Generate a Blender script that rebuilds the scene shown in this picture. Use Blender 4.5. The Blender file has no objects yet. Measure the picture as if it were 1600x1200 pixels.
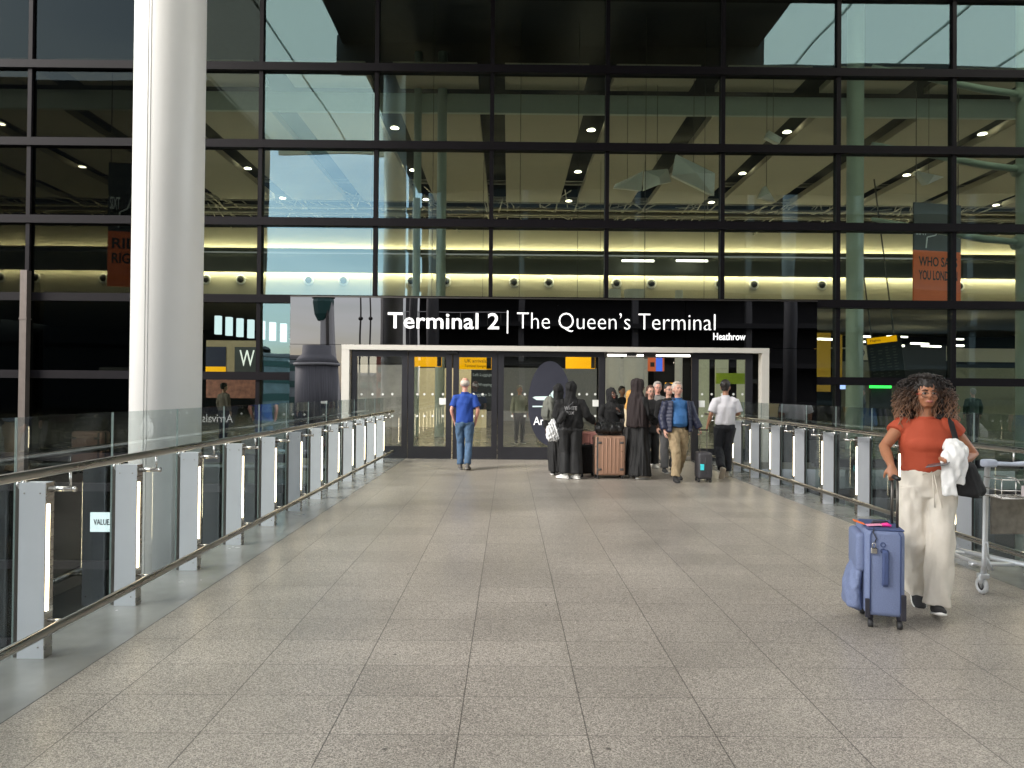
import bpy, bmesh, math, random
from mathutils import Vector, Matrix, noise
random.seed(7)
R = math.radians
SC = bpy.context.scene
COL = SC.collection
# ------------------------------------------------------------------ camera
FPX, EYE = 1110.0, 1.55
cam_d = bpy.data.cameras.new('camera'); cam = bpy.data.objects.new('camera', cam_d); COL.objects.link(cam)
cam_d.sensor_width = 36; cam_d.lens = FPX / 1600 * 36; cam_d.clip_end = 3000; cam_d.clip_start = .05
CM = Matrix.Rotation(-R(.26), 4, 'Z') @ Matrix.Rotation(R(90.57), 4, 'X') @ Matrix.Rotation(.0087, 4, 'Z')
cam.matrix_world = Matrix.Translation((0, 0, EYE)) @ CM
SC.camera = cam
SC.render.resolution_x, SC.render.resolution_y = 1024, 768
SC.cycles.use_denoising = True
SC.cycles.max_bounces = 10; SC.cycles.transparent_max_bounces = 24; SC.cycles.glossy_bounces = 5
SC.cycles.diffuse_bounces = 4; SC.cycles.sample_clamp_indirect = 6
SC.cycles.caustics_reflective = False; SC.cycles.caustics_refractive = False

# ------------------------------------------------------------------ sky and sun
SUN_EL, SUN_ROT = R(31), R(237)
W = bpy.data.worlds.new("World"); SC.world = W; W.use_nodes = True
nt = W.node_tree; N = nt.nodes; L = nt.links; bg = N['Background']
sky = N.new('ShaderNodeTexSky'); sky.sky_type = 'NISHITA'; sky.sun_disc = False
sky.sun_elevation = SUN_EL; sky.sun_rotation = SUN_ROT; sky.air_density = 1.2; sky.dust_density = 1.5
tc = N.new('ShaderNodeTexCoord'); mp = N.new('ShaderNodeMapping'); mp.inputs['Scale'].default_value = (1, 1, 4.5)
no = N.new('ShaderNodeTexNoise'); no.inputs['Scale'].default_value = 2.3; no.inputs['Detail'].default_value = 7; no.inputs['Distortion'].default_value = .4
cr = N.new('ShaderNodeValToRGB'); cr.color_ramp.elements[0].position = .36; cr.color_ramp.elements[1].position = .60
cr.color_ramp.elements[0].color = (.22, .22, .22, 1); cr.color_ramp.elements[1].color = (.95, .95, .95, 1)
mx = N.new('ShaderNodeMixRGB'); mx.inputs[2].default_value = (9.8, 9.9, 10.0, 1)
L.new(tc.outputs['Generated'], mp.inputs[0]); L.new(mp.outputs[0], no.inputs[0]); L.new(no.outputs[0], cr.inputs[0])
L.new(cr.outputs[0], mx.inputs[0]); L.new(sky.outputs[0], mx.inputs[1]); L.new(mx.outputs[0], bg.inputs[0])
bg.inputs[1].default_value = .15
sd = bpy.data.lights.new('sun', 'SUN'); sd.energy = 1.6; sd.angle = R(24); sd.color = (1, .95, .88)
so = bpy.data.objects.new('sun', sd); COL.objects.link(so)
so.rotation_euler = Vector((math.sin(SUN_ROT) * math.cos(SUN_EL), math.cos(SUN_ROT) * math.cos(SUN_EL), math.sin(SUN_EL))).to_track_quat('Z', 'Y').to_euler()
SC.view_settings.view_transform = 'Standard'; SC.view_settings.look = 'None'
SC.view_settings.exposure = 1.58; SC.view_settings.gamma = 1

# ------------------------------------------------------------------ helpers
def at(px, py, Y):
    d = CM.to_3x3() @ Vector(((px - 800) / FPX, -(py - 600) / FPX, -1))
    k = Y / d.y
    return Vector((d.x * k, Y, EYE + d.z * k))
def X_at(px, Y, py=600): return at(px, py, Y).x
def Z_at(py, Y, px=800): return at(px, py, Y).z

def mat(name, col, rough=.5, metal=0, var=.12, scale=8, bump=0, spec=.5, emit=None, coat=0, stretch=(1, 1, 1), sheen=0):
    m = bpy.data.materials.new(name); m.use_nodes = True
    n, l = m.node_tree.nodes, m.node_tree.links; b = n['Principled BSDF']
    b.inputs['Base Color'].default_value = (*col, 1); b.inputs['Roughness'].default_value = rough
    b.inputs['Metallic'].default_value = metal; b.inputs['Specular IOR Level'].default_value = spec
    b.inputs['Coat Weight'].default_value = coat
    if sheen: b.inputs['Sheen Weight'].default_value = sheen
    t = n.new('ShaderNodeTexCoord'); mpn = n.new('ShaderNodeMapping'); mpn.inputs['Scale'].default_value = stretch
    z = n.new('ShaderNodeTexNoise'); z.inputs['Scale'].default_value = scale; z.inputs['Detail'].default_value = 5
    l.new(t.outputs['Object'], mpn.inputs[0]); l.new(mpn.outputs[0], z.inputs[0])
    if var:
        r = n.new('ShaderNodeMapRange'); r.inputs[3].default_value = 1 - var * 1.6; r.inputs[4].default_value = 1 + var * 1.6
        v = n.new('ShaderNodeVectorMath'); v.operation = 'SCALE'; v.inputs[0].default_value = col
        l.new(z.outputs[0], r.inputs[0]); l.new(r.outputs[0], v.inputs['Scale']); l.new(v.outputs[0], b.inputs['Base Color'])
        r2 = n.new('ShaderNodeMapRange'); r2.inputs[3].default_value = max(0, rough - .08); r2.inputs[4].default_value = min(1, rough + .08)
        l.new(z.outputs[0], r2.inputs[0]); l.new(r2.outputs[0], b.inputs['Roughness'])
    if bump:
        bp = n.new('ShaderNodeBump'); bp.inputs['Strength'].default_value = bump; bp.inputs['Distance'].default_value = .01
        l.new(z.outputs[0], bp.inputs['Height']); l.new(bp.outputs[0], b.inputs['Normal'])
    if emit:
        b.inputs['Emission Color'].default_value = (*emit[0], 1); b.inputs['Emission Strength'].default_value = emit[1]
    return m

def glass(name, tint, refl, rcol=(1, 1, 1), bump=.0, fres=1.45, bscale=.35, dirt=0):
    m = bpy.data.materials.new(name); m.use_nodes = True
    n, l = m.node_tree.nodes, m.node_tree.links; n.clear()
    o = n.new('ShaderNodeOutputMaterial'); t = n.new('ShaderNodeBsdfTransparent'); g = n.new('ShaderNodeBsdfGlossy')
    t.inputs[0].default_value = (*tint, 1); g.inputs[0].default_value = (*rcol, 1); g.inputs['Roughness'].default_value = .0
    f = n.new('ShaderNodeFresnel'); f.inputs[0].default_value = fres
    a = n.new('ShaderNodeMath'); a.operation = 'ADD'; a.inputs[1].default_value = refl; a.use_clamp = True
    ge = n.new('ShaderNodeNewGeometry'); inv = n.new('ShaderNodeMath'); inv.operation = 'SUBTRACT'; inv.inputs[0].default_value = 1
    mul = n.new('ShaderNodeMath'); mul.operation = 'MULTIPLY'
    l.new(ge.outputs['Backfacing'], inv.inputs[1]); l.new(f.outputs[0], a.inputs[0]); l.new(a.outputs[0], mul.inputs[0]); l.new(inv.outputs[0], mul.inputs[1])
    # colour only on the entering face
    mc = n.new('ShaderNodeMixRGB'); mc.inputs[1].default_value = (*tint, 1); mc.inputs[2].default_value = (1, 1, 1, 1)
    l.new(ge.outputs['Backfacing'], mc.inputs[0]); l.new(mc.outputs[0], t.inputs[0])
    s = n.new('ShaderNodeMixShader'); l.new(mul.outputs[0], s.inputs[0]); l.new(t.outputs[0], s.inputs[1]); l.new(g.outputs[0], s.inputs[2])
    last = s
    if dirt:
        d = n.new('ShaderNodeBsdfDiffuse'); d.inputs[0].default_value = (.6, .62, .6, 1)
        tcn = n.new('ShaderNodeTexCoord'); zz = n.new('ShaderNodeTexNoise'); zz.inputs['Scale'].default_value = 3; zz.inputs['Detail'].default_value = 8
        rr = n.new('ShaderNodeMapRange'); rr.inputs[1].default_value = .45; rr.inputs[2].default_value = .8; rr.inputs[4].default_value = dirt
        l.new(tcn.outputs['Object'], zz.inputs[0]); l.new(zz.outputs[0], rr.inputs[0])
        s2 = n.new('ShaderNodeMixShader'); l.new(rr.outputs[0], s2.inputs[0]); l.new(s.outputs[0], s2.inputs[1]); l.new(d.outputs[0], s2.inputs[2]); last = s2
    if bump:
        tcn = n.new('ShaderNodeTexCoord'); zz = n.new('ShaderNodeTexNoise'); zz.inputs['Scale'].default_value = bscale; zz.inputs['Detail'].default_value = 1
        bp = n.new('ShaderNodeBump'); bp.inputs['Strength'].default_value = 1; bp.inputs['Distance'].default_value = bump
        l.new(tcn.outputs['Object'], zz.inputs[0]); l.new(zz.outputs[0], bp.inputs['Height']); l.new(bp.outputs[0], g.inputs['Normal'])
    l.new(last.outputs[0], o.inputs[0])
    return m

def emis(name, col, s):
    m = bpy.data.materials.new(name); m.use_nodes = True
    n, l = m.node_tree.nodes, m.node_tree.links; n.clear()
    o = n.new('ShaderNodeOutputMaterial'); e = n.new('ShaderNodeEmission'); e.inputs[0].default_value = (*col, 1); e.inputs[1].default_value = s
    l.new(e.outputs[0], o.inputs[0]); return m

class MB:
    """collects shapes, links them as ONE mesh object"""
    def __init__(s): s.v = []; s.f = []
    def add(s, vs, fs):
        b = len(s.v); s.v += [tuple(v) for v in vs]; s.f += [tuple(i + b for i in f) for f in fs]; return s
    def box(s, x0, x1, y0, y1, z0, z1):
        v = [(x, y, z) for z in (z0, z1) for y in (y0, y1) for x in (x0, x1)]
        return s.add(v, [(0, 2, 3, 1), (4, 5, 7, 6), (0, 1, 5, 4), (2, 6, 7, 3), (0, 4, 6, 2), (1, 3, 7, 5)])
    def rbox(s, x0, x1, y0, y1, z0, z1, r=.02, seg=3, M=None):
        bm = bmesh.new(); bmesh.ops.create_cube(bm, size=1)
        bmesh.ops.scale(bm, vec=(x1 - x0, y1 - y0, z1 - z0), verts=bm.verts)
        bmesh.ops.bevel(bm, geom=bm.edges[:], offset=r, segments=seg, profile=.5, affect='EDGES')
        bmesh.ops.translate(bm, vec=((x0 + x1) / 2, (y0 + y1) / 2, (z0 + z1) / 2), verts=bm.verts)
        if M is not None: bmesh.ops.transform(bm, matrix=M, verts=bm.verts)
        bm.verts.index_update()
        s.add([v.co[:] for v in bm.verts], [[v.index for v in f.verts] for f in bm.faces]); bm.free(); return s
    def loft(s, pts, rad, n=14, ref=None, cap=True, rot=0):
        """tube through pts, rad = [(ra, rb)] ; ra along ref axis"""
        P = [Vector(p) for p in pts]; rad = [(r, r) if not isinstance(r, (tuple, list)) else r for r in rad]
        m = len(P); rings = []; A = None
        for i in range(m):
            t = (P[min(i + 1, m - 1)] - P[max(i - 1, 0)])
            t = t.normalized() if t.length > 1e-9 else Vector((0, 0, 1))
            if A is None:
                rf = Vector(ref) if ref is not None else (Vector((1, 0, 0)) if abs(t.x) < .8 else Vector((0, 1, 0)))
                A = rf
            a = A - t * A.dot(t)
            a.normalize(); b = t.cross(a)
            if ref is None or True: A = a if ref is None else Vector(ref)
            rings.append((P[i], a, b))
        vs = []
        for (p, a, b), (ra, rb) in zip(rings, rad):
            for k in range(n):
                th = 2 * math.pi * k / n + rot; vs.append(p + a * (ra * math.cos(th)) + b * (rb * math.sin(th)))
        fs = []
        for i in range(m - 1):
            for k in range(n):
                k2 = (k + 1) % n; fs.append((i * n + k, i * n + k2, (i + 1) * n + k2, (i + 1) * n + k))
        if cap:
            fs.append(tuple(range(n - 1, -1, -1))); fs.append(tuple(range((m - 1) * n, m * n)))
        return s.add(vs, fs)
    def tube(s, a, b, r, r2=None, n=12): return s.loft([a, b], [r, r if r2 is None else r2], n)
    def ell(s, c, r, n=16, m=10, M=None):
        vs = [Vector((0, 0, 1))]
        for i in range(1, m):
            ph = math.pi * i / m
            for k in range(n):
                th = 2 * math.pi * k / n; vs.append(Vector((math.sin(ph) * math.cos(th), math.sin(ph) * math.sin(th), math.cos(ph))))
        vs.append(Vector((0, 0, -1)))
        o = []
        for v in vs:
            w = Vector((v.x * r[0], v.y * r[1], v.z * r[2]))
            if M is not None: w = M @ w
            o.append(w + Vector(c))
        fs = [(0, 1 + k, 1 + (k + 1) % n) for k in range(n)]
        for i in range(m - 2):
            for k in range(n):
                a = 1 + i * n + k; b = 1 + i * n + (k + 1) % n; fs.append((a, a + n, b + n, b))
        e = len(vs) - 1; b0 = 1 + (m - 2) * n
        fs += [(e, b0 + (k + 1) % n, b0 + k) for k in range(n)]
        return s.add(o, fs)
    def torus(s, c, R_, r, axis='X', n=24, m=8):
        vs = []; fs = []
        for i in range(n):
            a = 2 * math.pi * i / n
            for k in range(m):
                b = 2 * math.pi * k / m; q = (R_ + r * math.cos(b)); u, w, h = q * math.cos(a), q * math.sin(a), r * math.sin(b)
                p = {'X': (h, u, w), 'Y': (u, h, w), 'Z': (u, w, h)}[axis]; vs.append(Vector(p) + Vector(c))
        for i in range(n):
            for k in range(m):
                fs.append((i * m + k, i * m + (k + 1) % m, ((i + 1) % n) * m + (k + 1) % m, ((i + 1) % n) * m + k))
        return s.add(vs, fs)
    def xf(s, M): s.v = [tuple(M @ Vector(v)) for v in s.v]; return s
    def mesh(s, name):
        me = bpy.data.meshes.new(name); me.from_pydata(s.v, [], s.f); me.update()
        bm = bmesh.new(); bm.from_mesh(me); bmesh.ops.recalc_face_normals(bm, faces=bm.faces); bm.to_mesh(me); bm.free()
        return me
    def build(s, name, m, parent=None, smooth=False, M=None):
        if M is not None: s.xf(M)
        me = s.mesh(name); me.materials.append(m)
        if smooth: me.polygons.foreach_set('use_smooth', [True] * len(me.polygons))
        return link(name, me, parent)
    def remesh(s, name, m, parent=None, vox=.012, it=3, fold=None, seed=0):
        me = s.mesh(name); o = bpy.data.objects.new('tmp', me); COL.objects.link(o)
        r = o.modifiers.new('r', 'REMESH'); r.mode = 'VOXEL'; r.voxel_size = vox
        if it:
            q = o.modifiers.new('s', 'SMOOTH'); q.factor = .5; q.iterations = it
        dg = bpy.context.evaluated_depsgraph_get()
        me2 = bpy.data.meshes.new_from_object(o.evaluated_get(dg)); bpy.data.objects.remove(o); bpy.data.meshes.remove(me)
        me2.name = name
        if fold:
            amp, fx, fz = fold; off = seed * 3.7
            nr = [v.normal.copy() for v in me2.vertices]
            for v, nn in zip(me2.vertices, nr):
                c = v.co
                w = noise.noise(Vector((c.x * fx + off, c.y * fx, c.z * fz + 2 * c.x * fz))) + .5 * noise.noise(Vector((c.x * fx * 2.1, c.y * fx * 2.1 + off, c.z * fz * 2.3 - c.x * fx)))
                v.co = c + nn * (amp * w)
        me2.materials.clear(); me2.materials.append(m)
        me2.polygons.foreach_set('use_smooth', [True] * len(me2.polygons)); me2.update()
        return link(name, me2, parent)

def link(name, data, parent=None):
    o = bpy.data.objects.new(name, data); COL.objects.link(o)
    if parent is not None: o.parent = parent
    return o
def tag(o, label=None, cat=None, group=None, kind=None):
    for k, v in (('label', label), ('category', cat), ('group', group), ('kind', kind)):
        if v: o[k] = v
    return o
def empty(name, loc=(0, 0, 0), rz=0, label=None, cat=None, group=None, sc=1):
    o = bpy.data.objects.new(name, None); COL.objects.link(o); o.location = loc; o.rotation_euler = (0, 0, rz); o.scale = (sc,) * 3
    o.empty_display_size = .1
    return tag(o, label, cat, group)
def text_mesh(name, s, x0, x1, z0, z1, y, m, parent, bold=0.0, depth=.006, spacing=1, flip=False, M=None, keep_h=None):
    c = bpy.data.curves.new(name, 'FONT'); c.body = s; c.size = 1; c.extrude = 0.01; c.offset = bold; c.space_character = spacing; c.resolution_u = 3
    o = bpy.data.objects.new('t', c); COL.objects.link(o)
    me = bpy.data.meshes.new_from_object(o.evaluated_get(bpy.context.evaluated_depsgraph_get())); bpy.data.objects.remove(o)
    xs = [v.co.x for v in me.vertices]; ys = [v.co.y for v in me.vertices]
    a0, a1, b0, b1 = min(xs), max(xs), min(ys), max(ys)
    for v in me.vertices:
        u = (v.co.x - a0) / (a1 - a0); w = (v.co.y - b0) / (b1 - b0)
        if flip: u = 1 - u
        p = Vector((x0 + (x1 - x0) * u, y - (depth if v.co.z > 0 else 0), z0 + (z1 - z0) * w))
        v.co = M @ p if M is not None else p
    me.materials.clear(); me.materials.append(m); me.name = name
    return link(name, me, parent)

# ------------------------------------------------------------------ materials
M = {}
M['white_paint'] = mat('white_paint', (.84, .83, .80), .35, var=.03, scale=2)
M['white_post'] = mat('white_post', (.58, .60, .64), .45, var=.04, scale=5)
M['steel'] = mat('brushed_steel', (.42, .40, .37), .28, 1, var=.1, scale=30, stretch=(1, .05, 1))
M['bright_steel'] = mat('bright_steel', (.62, .61, .59), .22, 1, var=.06, scale=30)
M['dark_steel'] = mat('dark_steel', (.12, .11, .10), .35, .8, var=.1)
M['edge_metal'] = mat('edge_metal', (.36, .36, .345), .24, .35, var=.3, scale=2.5, spec=.5)
M['mullion'] = mat('mullion_metal', (.007, .006, .008), .5, 0, var=.1, spec=.12)
M['black_gloss'] = glass('black_gloss_panel', (0, 0, 0), .06, (.86, .84, .9), bump=.003, fres=1.6, bscale=.5)
M['black'] = mat('black_matt', (.012, .012, .014), .5, var=.1)
M['ink'] = mat('dark_cladding', (.02, .022, .024), .6, var=.2)
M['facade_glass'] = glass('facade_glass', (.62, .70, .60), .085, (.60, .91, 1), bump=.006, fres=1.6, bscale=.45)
M['shade_glass'] = glass('shaded_bay_glass', (.50, .58, .50), .0, (.6, .75, .75), bump=.004, fres=1.4)  # darker copy of the facade glass, the bay's shade put into its colours
M['dark_glass'] = glass('shade_tinted_glass', (.10, .11, .09), .0, (.35, .45, .48), bump=.004, fres=1.4)  # shade of the dark left bays is put into the tint
M['door_glass'] = glass('door_glass', (.78, .82, .76), .10, (.95, .97, 1), bump=.002, fres=1.5, bscale=.6)
M['rail_glass'] = glass('rail_glass', (.74, .80, .79), .02, (.9, .96, .97), fres=1.5, dirt=.05)
M['glass_edge'] = mat('glass_edge', (.30, .36, .35), .2, var=.05)
M['led'] = emis('warm_led', (1, .84, .54), 3.4)
M['cove'] = emis('cove_light', (1, .88, .60), 19)
M['lamp'] = emis('downlight', (1, .9, .7), 8)
M['tube'] = emis('tube_light', (1, .95, .85), 3)
M['beige'] = mat('beige_panel', (.50, .46, .37), .6, var=.05, scale=.5, stretch=(1, 6, 1))
M['beige_wall'] = mat('beige_wall', (.56, .51, .39), .6, var=.05, scale=.6)
M['grey_green'] = mat('grey_green_band', (.14, .15, .12), .5, var=.15, scale=1)
M['pale_green'] = mat('pale_green_steel', (.50, .58, .54), .4, var=.05)
M['soffit'] = mat('pale_soffit', (.62, .68, .64), .5, var=.08, scale=.3)
M['yellow'] = mat('yellow_sign', (.85, .40, .0), .4, var=.08, scale=2, emit=((1, .47, .0), .28)); M['yellow_dim'] = mat('yellow_board', (.75, .40, .02), .6, var=.15, scale=1.5)
M['orange'] = mat('orange_banner', (.62, .14, .05), .6, var=.12, scale=1.2, emit=((.75, .16, .05), .06))
M['blue_sign'] = mat('blue_sign', (.03, .09, .45), .4, emit=((.04, .12, .6), .3))
M['text_white'] = mat('white_lettering', (.9, .9, .9), .4, var=.01, emit=((1, 1, 1), .3))
M['text_grey'] = mat('grey_lettering', (.45, .47, .5), .5, emit=((.5, .52, .55), .1))
M['text_dim'] = mat('faded_print', (.30, .30, .31), .7)
M['text_dark'] = mat('dark_lettering', (.03, .03, .035), .5)
M['concrete'] = mat('concrete', (.16, .155, .15), .8, var=.25, scale=.6)
M['column_grey'] = mat('column_grey', (.13, .13, .13), .6, var=.1)
M['dark_concrete'] = mat('dark_concrete', (.035, .034, .033), .8, var=.3, scale=.4)
M['brick'] = mat('red_brick', (.30, .08, .05), .8, var=.3, scale=3)
M['green_metal'] = mat('green_cab_glass', (.06, .16, .14), .3)
M['asphalt'] = mat('asphalt', (.05, .05, .052), .85, var=.2, scale=.5)
M['rubber'] = mat('black_rubber', (.03, .03, .032), .6)
M['grey_rubber'] = mat('grey_rubber', (.42, .43, .44), .6)

def floor_material(x_first=-.213, w=.582, h=.402, y_off=.0):
    m = bpy.data.materials.new('granite_tiles'); m.use_nodes = True
    n, l = m.node_tree.nodes, m.node_tree.links; b = n['Principled BSDF']
    tcn = n.new('ShaderNodeTexCoord'); sp = n.new('ShaderNodeSeparateXYZ'); l.new(tcn.outputs['Object'], sp.inputs[0])
    def mth(op, a, c=None, cl=False):
        q = n.new('ShaderNodeMath'); q.operation = op; q.use_clamp = cl
        for i, x in enumerate((a, c)):
            if x is None: continue
            if isinstance(x, (int, float)): q.inputs[i].default_value = x
            else: l.new(x, q.inputs[i])
        return q.outputs[0]
    u = mth('DIVIDE', mth('SUBTRACT', sp.outputs[0], x_first), w); cu = mth('FLOOR', u); fu = mth('SUBTRACT', u, cu)
    wn0 = n.new('ShaderNodeTexWhiteNoise'); wn0.noise_dimensions = '1D'; l.new(cu, wn0.inputs['W'])
    v = mth('DIVIDE', mth('ADD', sp.outputs[1], y_off), h); cv = mth('FLOOR', v); fv = mth('SUBTRACT', v, cv)
    du = mth('MULTIPLY', mth('MINIMUM', fu, mth('SUBTRACT', 1, fu)), w); dv = mth('MULTIPLY', mth('MINIMUM', fv, mth('SUBTRACT', 1, fv)), h)
    ju = mth('LESS_THAN', du, .0032); jv = mth('LESS_THAN', dv, .0020)
    comb = n.new('ShaderNodeCombineXYZ'); l.new(cu, comb.inputs[0]); l.new(cv, comb.inputs[1])
    wn = n.new('ShaderNodeTexWhiteNoise'); wn.noise_dimensions = '2D'; l.new(comb.outputs[0], wn.inputs[0])
    # speckle
    g = n.new('ShaderNodeTexNoise'); g.inputs['Scale'].default_value = 130; g.inputs['Detail'].default_value = 4; g.inputs['Roughness'].default_value = .75
    l.new(tcn.outputs['Object'], g.inputs[0])
    vg = n.new('ShaderNodeTexVoronoi'); vg.inputs['Scale'].default_value = 250; l.new(tcn.outputs['Object'], vg.inputs[0])
    sg = n.new('ShaderNodeSeparateColor'); l.new(vg.outputs['Color'], sg.inputs[0])
    vg2 = n.new('ShaderNodeTexVoronoi'); vg2.inputs['Scale'].default_value = 130; l.new(tcn.outputs['Object'], vg2.inputs[0])
    sg2 = n.new('ShaderNodeSeparateColor'); l.new(vg2.outputs['Color'], sg2.inputs[0])
    grain = mth('ADD', mth('MULTIPLY', sg.outputs[0], .24), mth('ADD', mth('MULTIPLY', sg2.outputs[0], .10), mth('ADD', mth('MULTIPLY', g.outputs[0], .5), .08)))
    gr = n.new('ShaderNodeValToRGB'); e = gr.color_ramp.elements
    e[0].position = .37; e[0].color = (.120, .108, .095, 1); e[1].position = .63; e[1].color = (.50, .455, .405, 1)
    e2 = e.new(.5); e2.color = (.275, .248, .218, 1); l.new(grain, gr.inputs[0])
    st = n.new('ShaderNodeTexNoise'); st.inputs['Scale'].default_value = .9; st.inputs['Detail'].default_value = 6; l.new(tcn.outputs['Object'], st.inputs[0])
    k = mth('ADD', mth('MULTIPLY', wn.outputs[0], .15), mth('ADD', mth('MULTIPLY', st.outputs[0], .8), .58))
    sc = n.new('ShaderNodeVectorMath'); sc.operation = 'SCALE'; l.new(gr.outputs[0], sc.inputs[0]); l.new(k, sc.inputs['Scale'])
    # dark spots (gum, dirt)
    vo = n.new('ShaderNodeTexVoronoi'); vo.inputs['Scale'].default_value = 3.0; l.new(tcn.outputs['Object'], vo.inputs[0])
    spot = mth('MULTIPLY', mth('LESS_THAN', vo.outputs['Distance'], .034), .7)
    m1 = n.new('ShaderNodeMixRGB'); l.new(mth('MAXIMUM', mth('MULTIPLY', ju, .7), mth('MAXIMUM', mth('MULTIPLY', jv, .65), spot)), m1.inputs[0]); l.new(sc.outputs[0], m1.inputs[1]); m1.inputs[2].default_value = (.03, .027, .025, 1)
    l.new(m1.outputs[0], b.inputs['Base Color'])
    rr = n.new('ShaderNodeMapRange'); rr.inputs[3].default_value = .24; rr.inputs[4].default_value = .46; l.new(st.outputs[0], rr.inputs[0]); l.new(rr.outputs[0], b.inputs['Roughness'])
    b.inputs['Specular IOR Level'].default_value = .45
    bp = n.new('ShaderNodeBump'); bp.inputs['Strength'].default_value = .05; bp.inputs['Distance'].default_value = .001
    l.new(g.outputs[0], bp.inputs['Height']); l.new(bp.outputs[0], b.inputs['Normal'])
    return m
M['tiles'] = floor_material()

# ------------------------------------------------------------------ ground, bridge
FY = 16.15        # facade plane
XL0, XR0 = -2.32, 4.12
tag(MB().box(-400, 400, -600, 80, -6.3, -6).build('ground', M['asphalt']), kind='structure')
tag(MB().box(XL0, XR0, -22, FY + 1.2, -.3, 0).build('walkway_floor', M['tiles']), kind='structure')
for xs_ in (XL0 - .011, XR0 + .001):
    tag(MB().box(xs_, xs_ + .010, -22, FY - .02, -.3, -.003).build('walkway_seam', M['rubber']), kind='structure')
for x0, x1 in ((-2.93, XL0 - .012), (XR0 + .012, 4.74)):
    m_ = MB().box(x0, x1, -22, FY - .02, -.5, -.004); tag(m_.build('walkway_edge', M['edge_metal']), kind='structure')
tag(MB().box(-40, 45, FY + 1.2, 70, -.3, -.002).build('hall_floor', mat('hall_floor', (.30, .28, .25), .22, var=.1, scale=1)), kind='structure')

# ------------------------------------------------------------------ balustrades
def balustrade(side, y0, n, label):
    s = 1 if side == 'R' else -1
    inner = 4.46 if s > 0 else 2.65; rail = 4.34 if s > 0 else 2.53
    root = empty('balustrade', (s * inner, 0, 0), 0, label, 'balustrade', 'balustrades along the walkway')
    T = Matrix.Translation((-s * inner, 0, 0))
    def B(m_, name, mt, parent=root, sm=False): return m_.build(name, mt, parent, sm, T)
    ys = [y0 + i for i in range(n)]
    xo = inner + .15
    gx = inner + .19
    B(MB().loft([(s * rail, -20, 1.085), (s * rail, FY - .5, 1.085), (s * (rail + .06), FY - .44, 1.085)], [.026] * 3, 16, ref=(1, 0, 0)), 'handrail', M['steel'], sm=True)
    B(MB().loft([(s * rail, -20, .205), (s * rail, FY - .5, .205), (s * (rail + .06), FY - .44, .205)], [.026] * 3, 16, ref=(1, 0, 0)), 'lower_rail', M['steel'], sm=True)
    for y in ys:
        x0, x1 = sorted((s * inner, s * xo))
        p = B(MB().box(x0, x1, y, y + .075, -.004, 1.0), 'post', M['white_post'])
        xi = s * inner
        sp = MB().box(*sorted((xi, xi - s * .004)), y + .002, y + .073, -.004, 1.0)
        B(sp, 'side_plate', M['steel'], p)
        bo = MB()
        for zb_i in (.06, .94):
            for xo_i in (.03, .12): bo.loft([(s * (inner + xo_i), y - .004, zb_i), (s * (inner + xo_i), y + .002, zb_i)], [.0045, .0045], 8, ref=(1, 0, 0))
        B(bo, 'bolts', M['steel'], p)
        B(MB().box(*sorted((xi - s * .004, xi - s * .010)), y + .006, y + .028, .265, .877), 'light_strip', M['led'], p)
        br = MB(); br.loft([(xi, y + .036, .962), (s * (rail - .02), y + .036, .962)], [.019, .012]); br.tube((s * (rail - .02), y + .036, .962), (s * (rail - .032), y + .036, .962), .018)
        br.tube((s * rail, y + .036, .962), (s * rail, y + .036, 1.075), .007)
        B(br, 'bracket', M['bright_steel'], sm=True)
        b2 = MB(); b2.tube((xi, y + .036, .205), (s * (rail + .01), y + .036, .205), .010); B(b2, 'bracket', M['bright_steel'], sm=True)
        # clamp between glass panels
        cl = MB(); cl.box(*sorted((s * (gx - .028), s * (gx - .008))), y + .016, y + .056, -.02, 1.0)
        B(cl, 'glass_clamp', M['dark_steel'])
        dk_ = MB(); dk_.loft([(s * (gx - .03), y + .036, .985), (s * (gx - .018), y + .036, .985)], [.032, .032], 18, ref=(0, 1, 0)); dk_.loft([(s * (gx - .018), y + .036, .985), (s * (gx - .001), y + .036, .985)], [.012, .012], 10, ref=(0, 1, 0)); dk_.loft([(s * (gx - .060), y + .036, .985), (s * (gx - .048), y + .036, .985)], [.032, .032], 18, ref=(0, 1, 0)); dk_.loft([(s * (gx - .048), y + .036, .985), (s * (gx - .03), y + .036, .985)], [.010, .010], 8, ref=(0, 1, 0))
        B(dk_, 'clamp_disc', M['bright_steel'], sm=True)
        gp = MB().box(*sorted((s * gx, s * (gx + .016))), y + .042, y + 1.030, -.35, 1.372)
        B(gp, 'glass_panel', M['rail_glass'])
    jn = MB()
    for y in ys: jn.box(*sorted((s * (gx + .001), s * (gx + .015))), y + .034, y + .038, -.35, 1.371)
    B(jn, 'joint_strip', M['glass_edge'])
    return root
balustrade('L', -11.91, 28, 'balustrade of white posts and glass along the left edge, beside the white column')
balustrade('R', -11.95, 28, 'balustrade of white posts and glass along the right edge, behind the luggage trolley')

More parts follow.
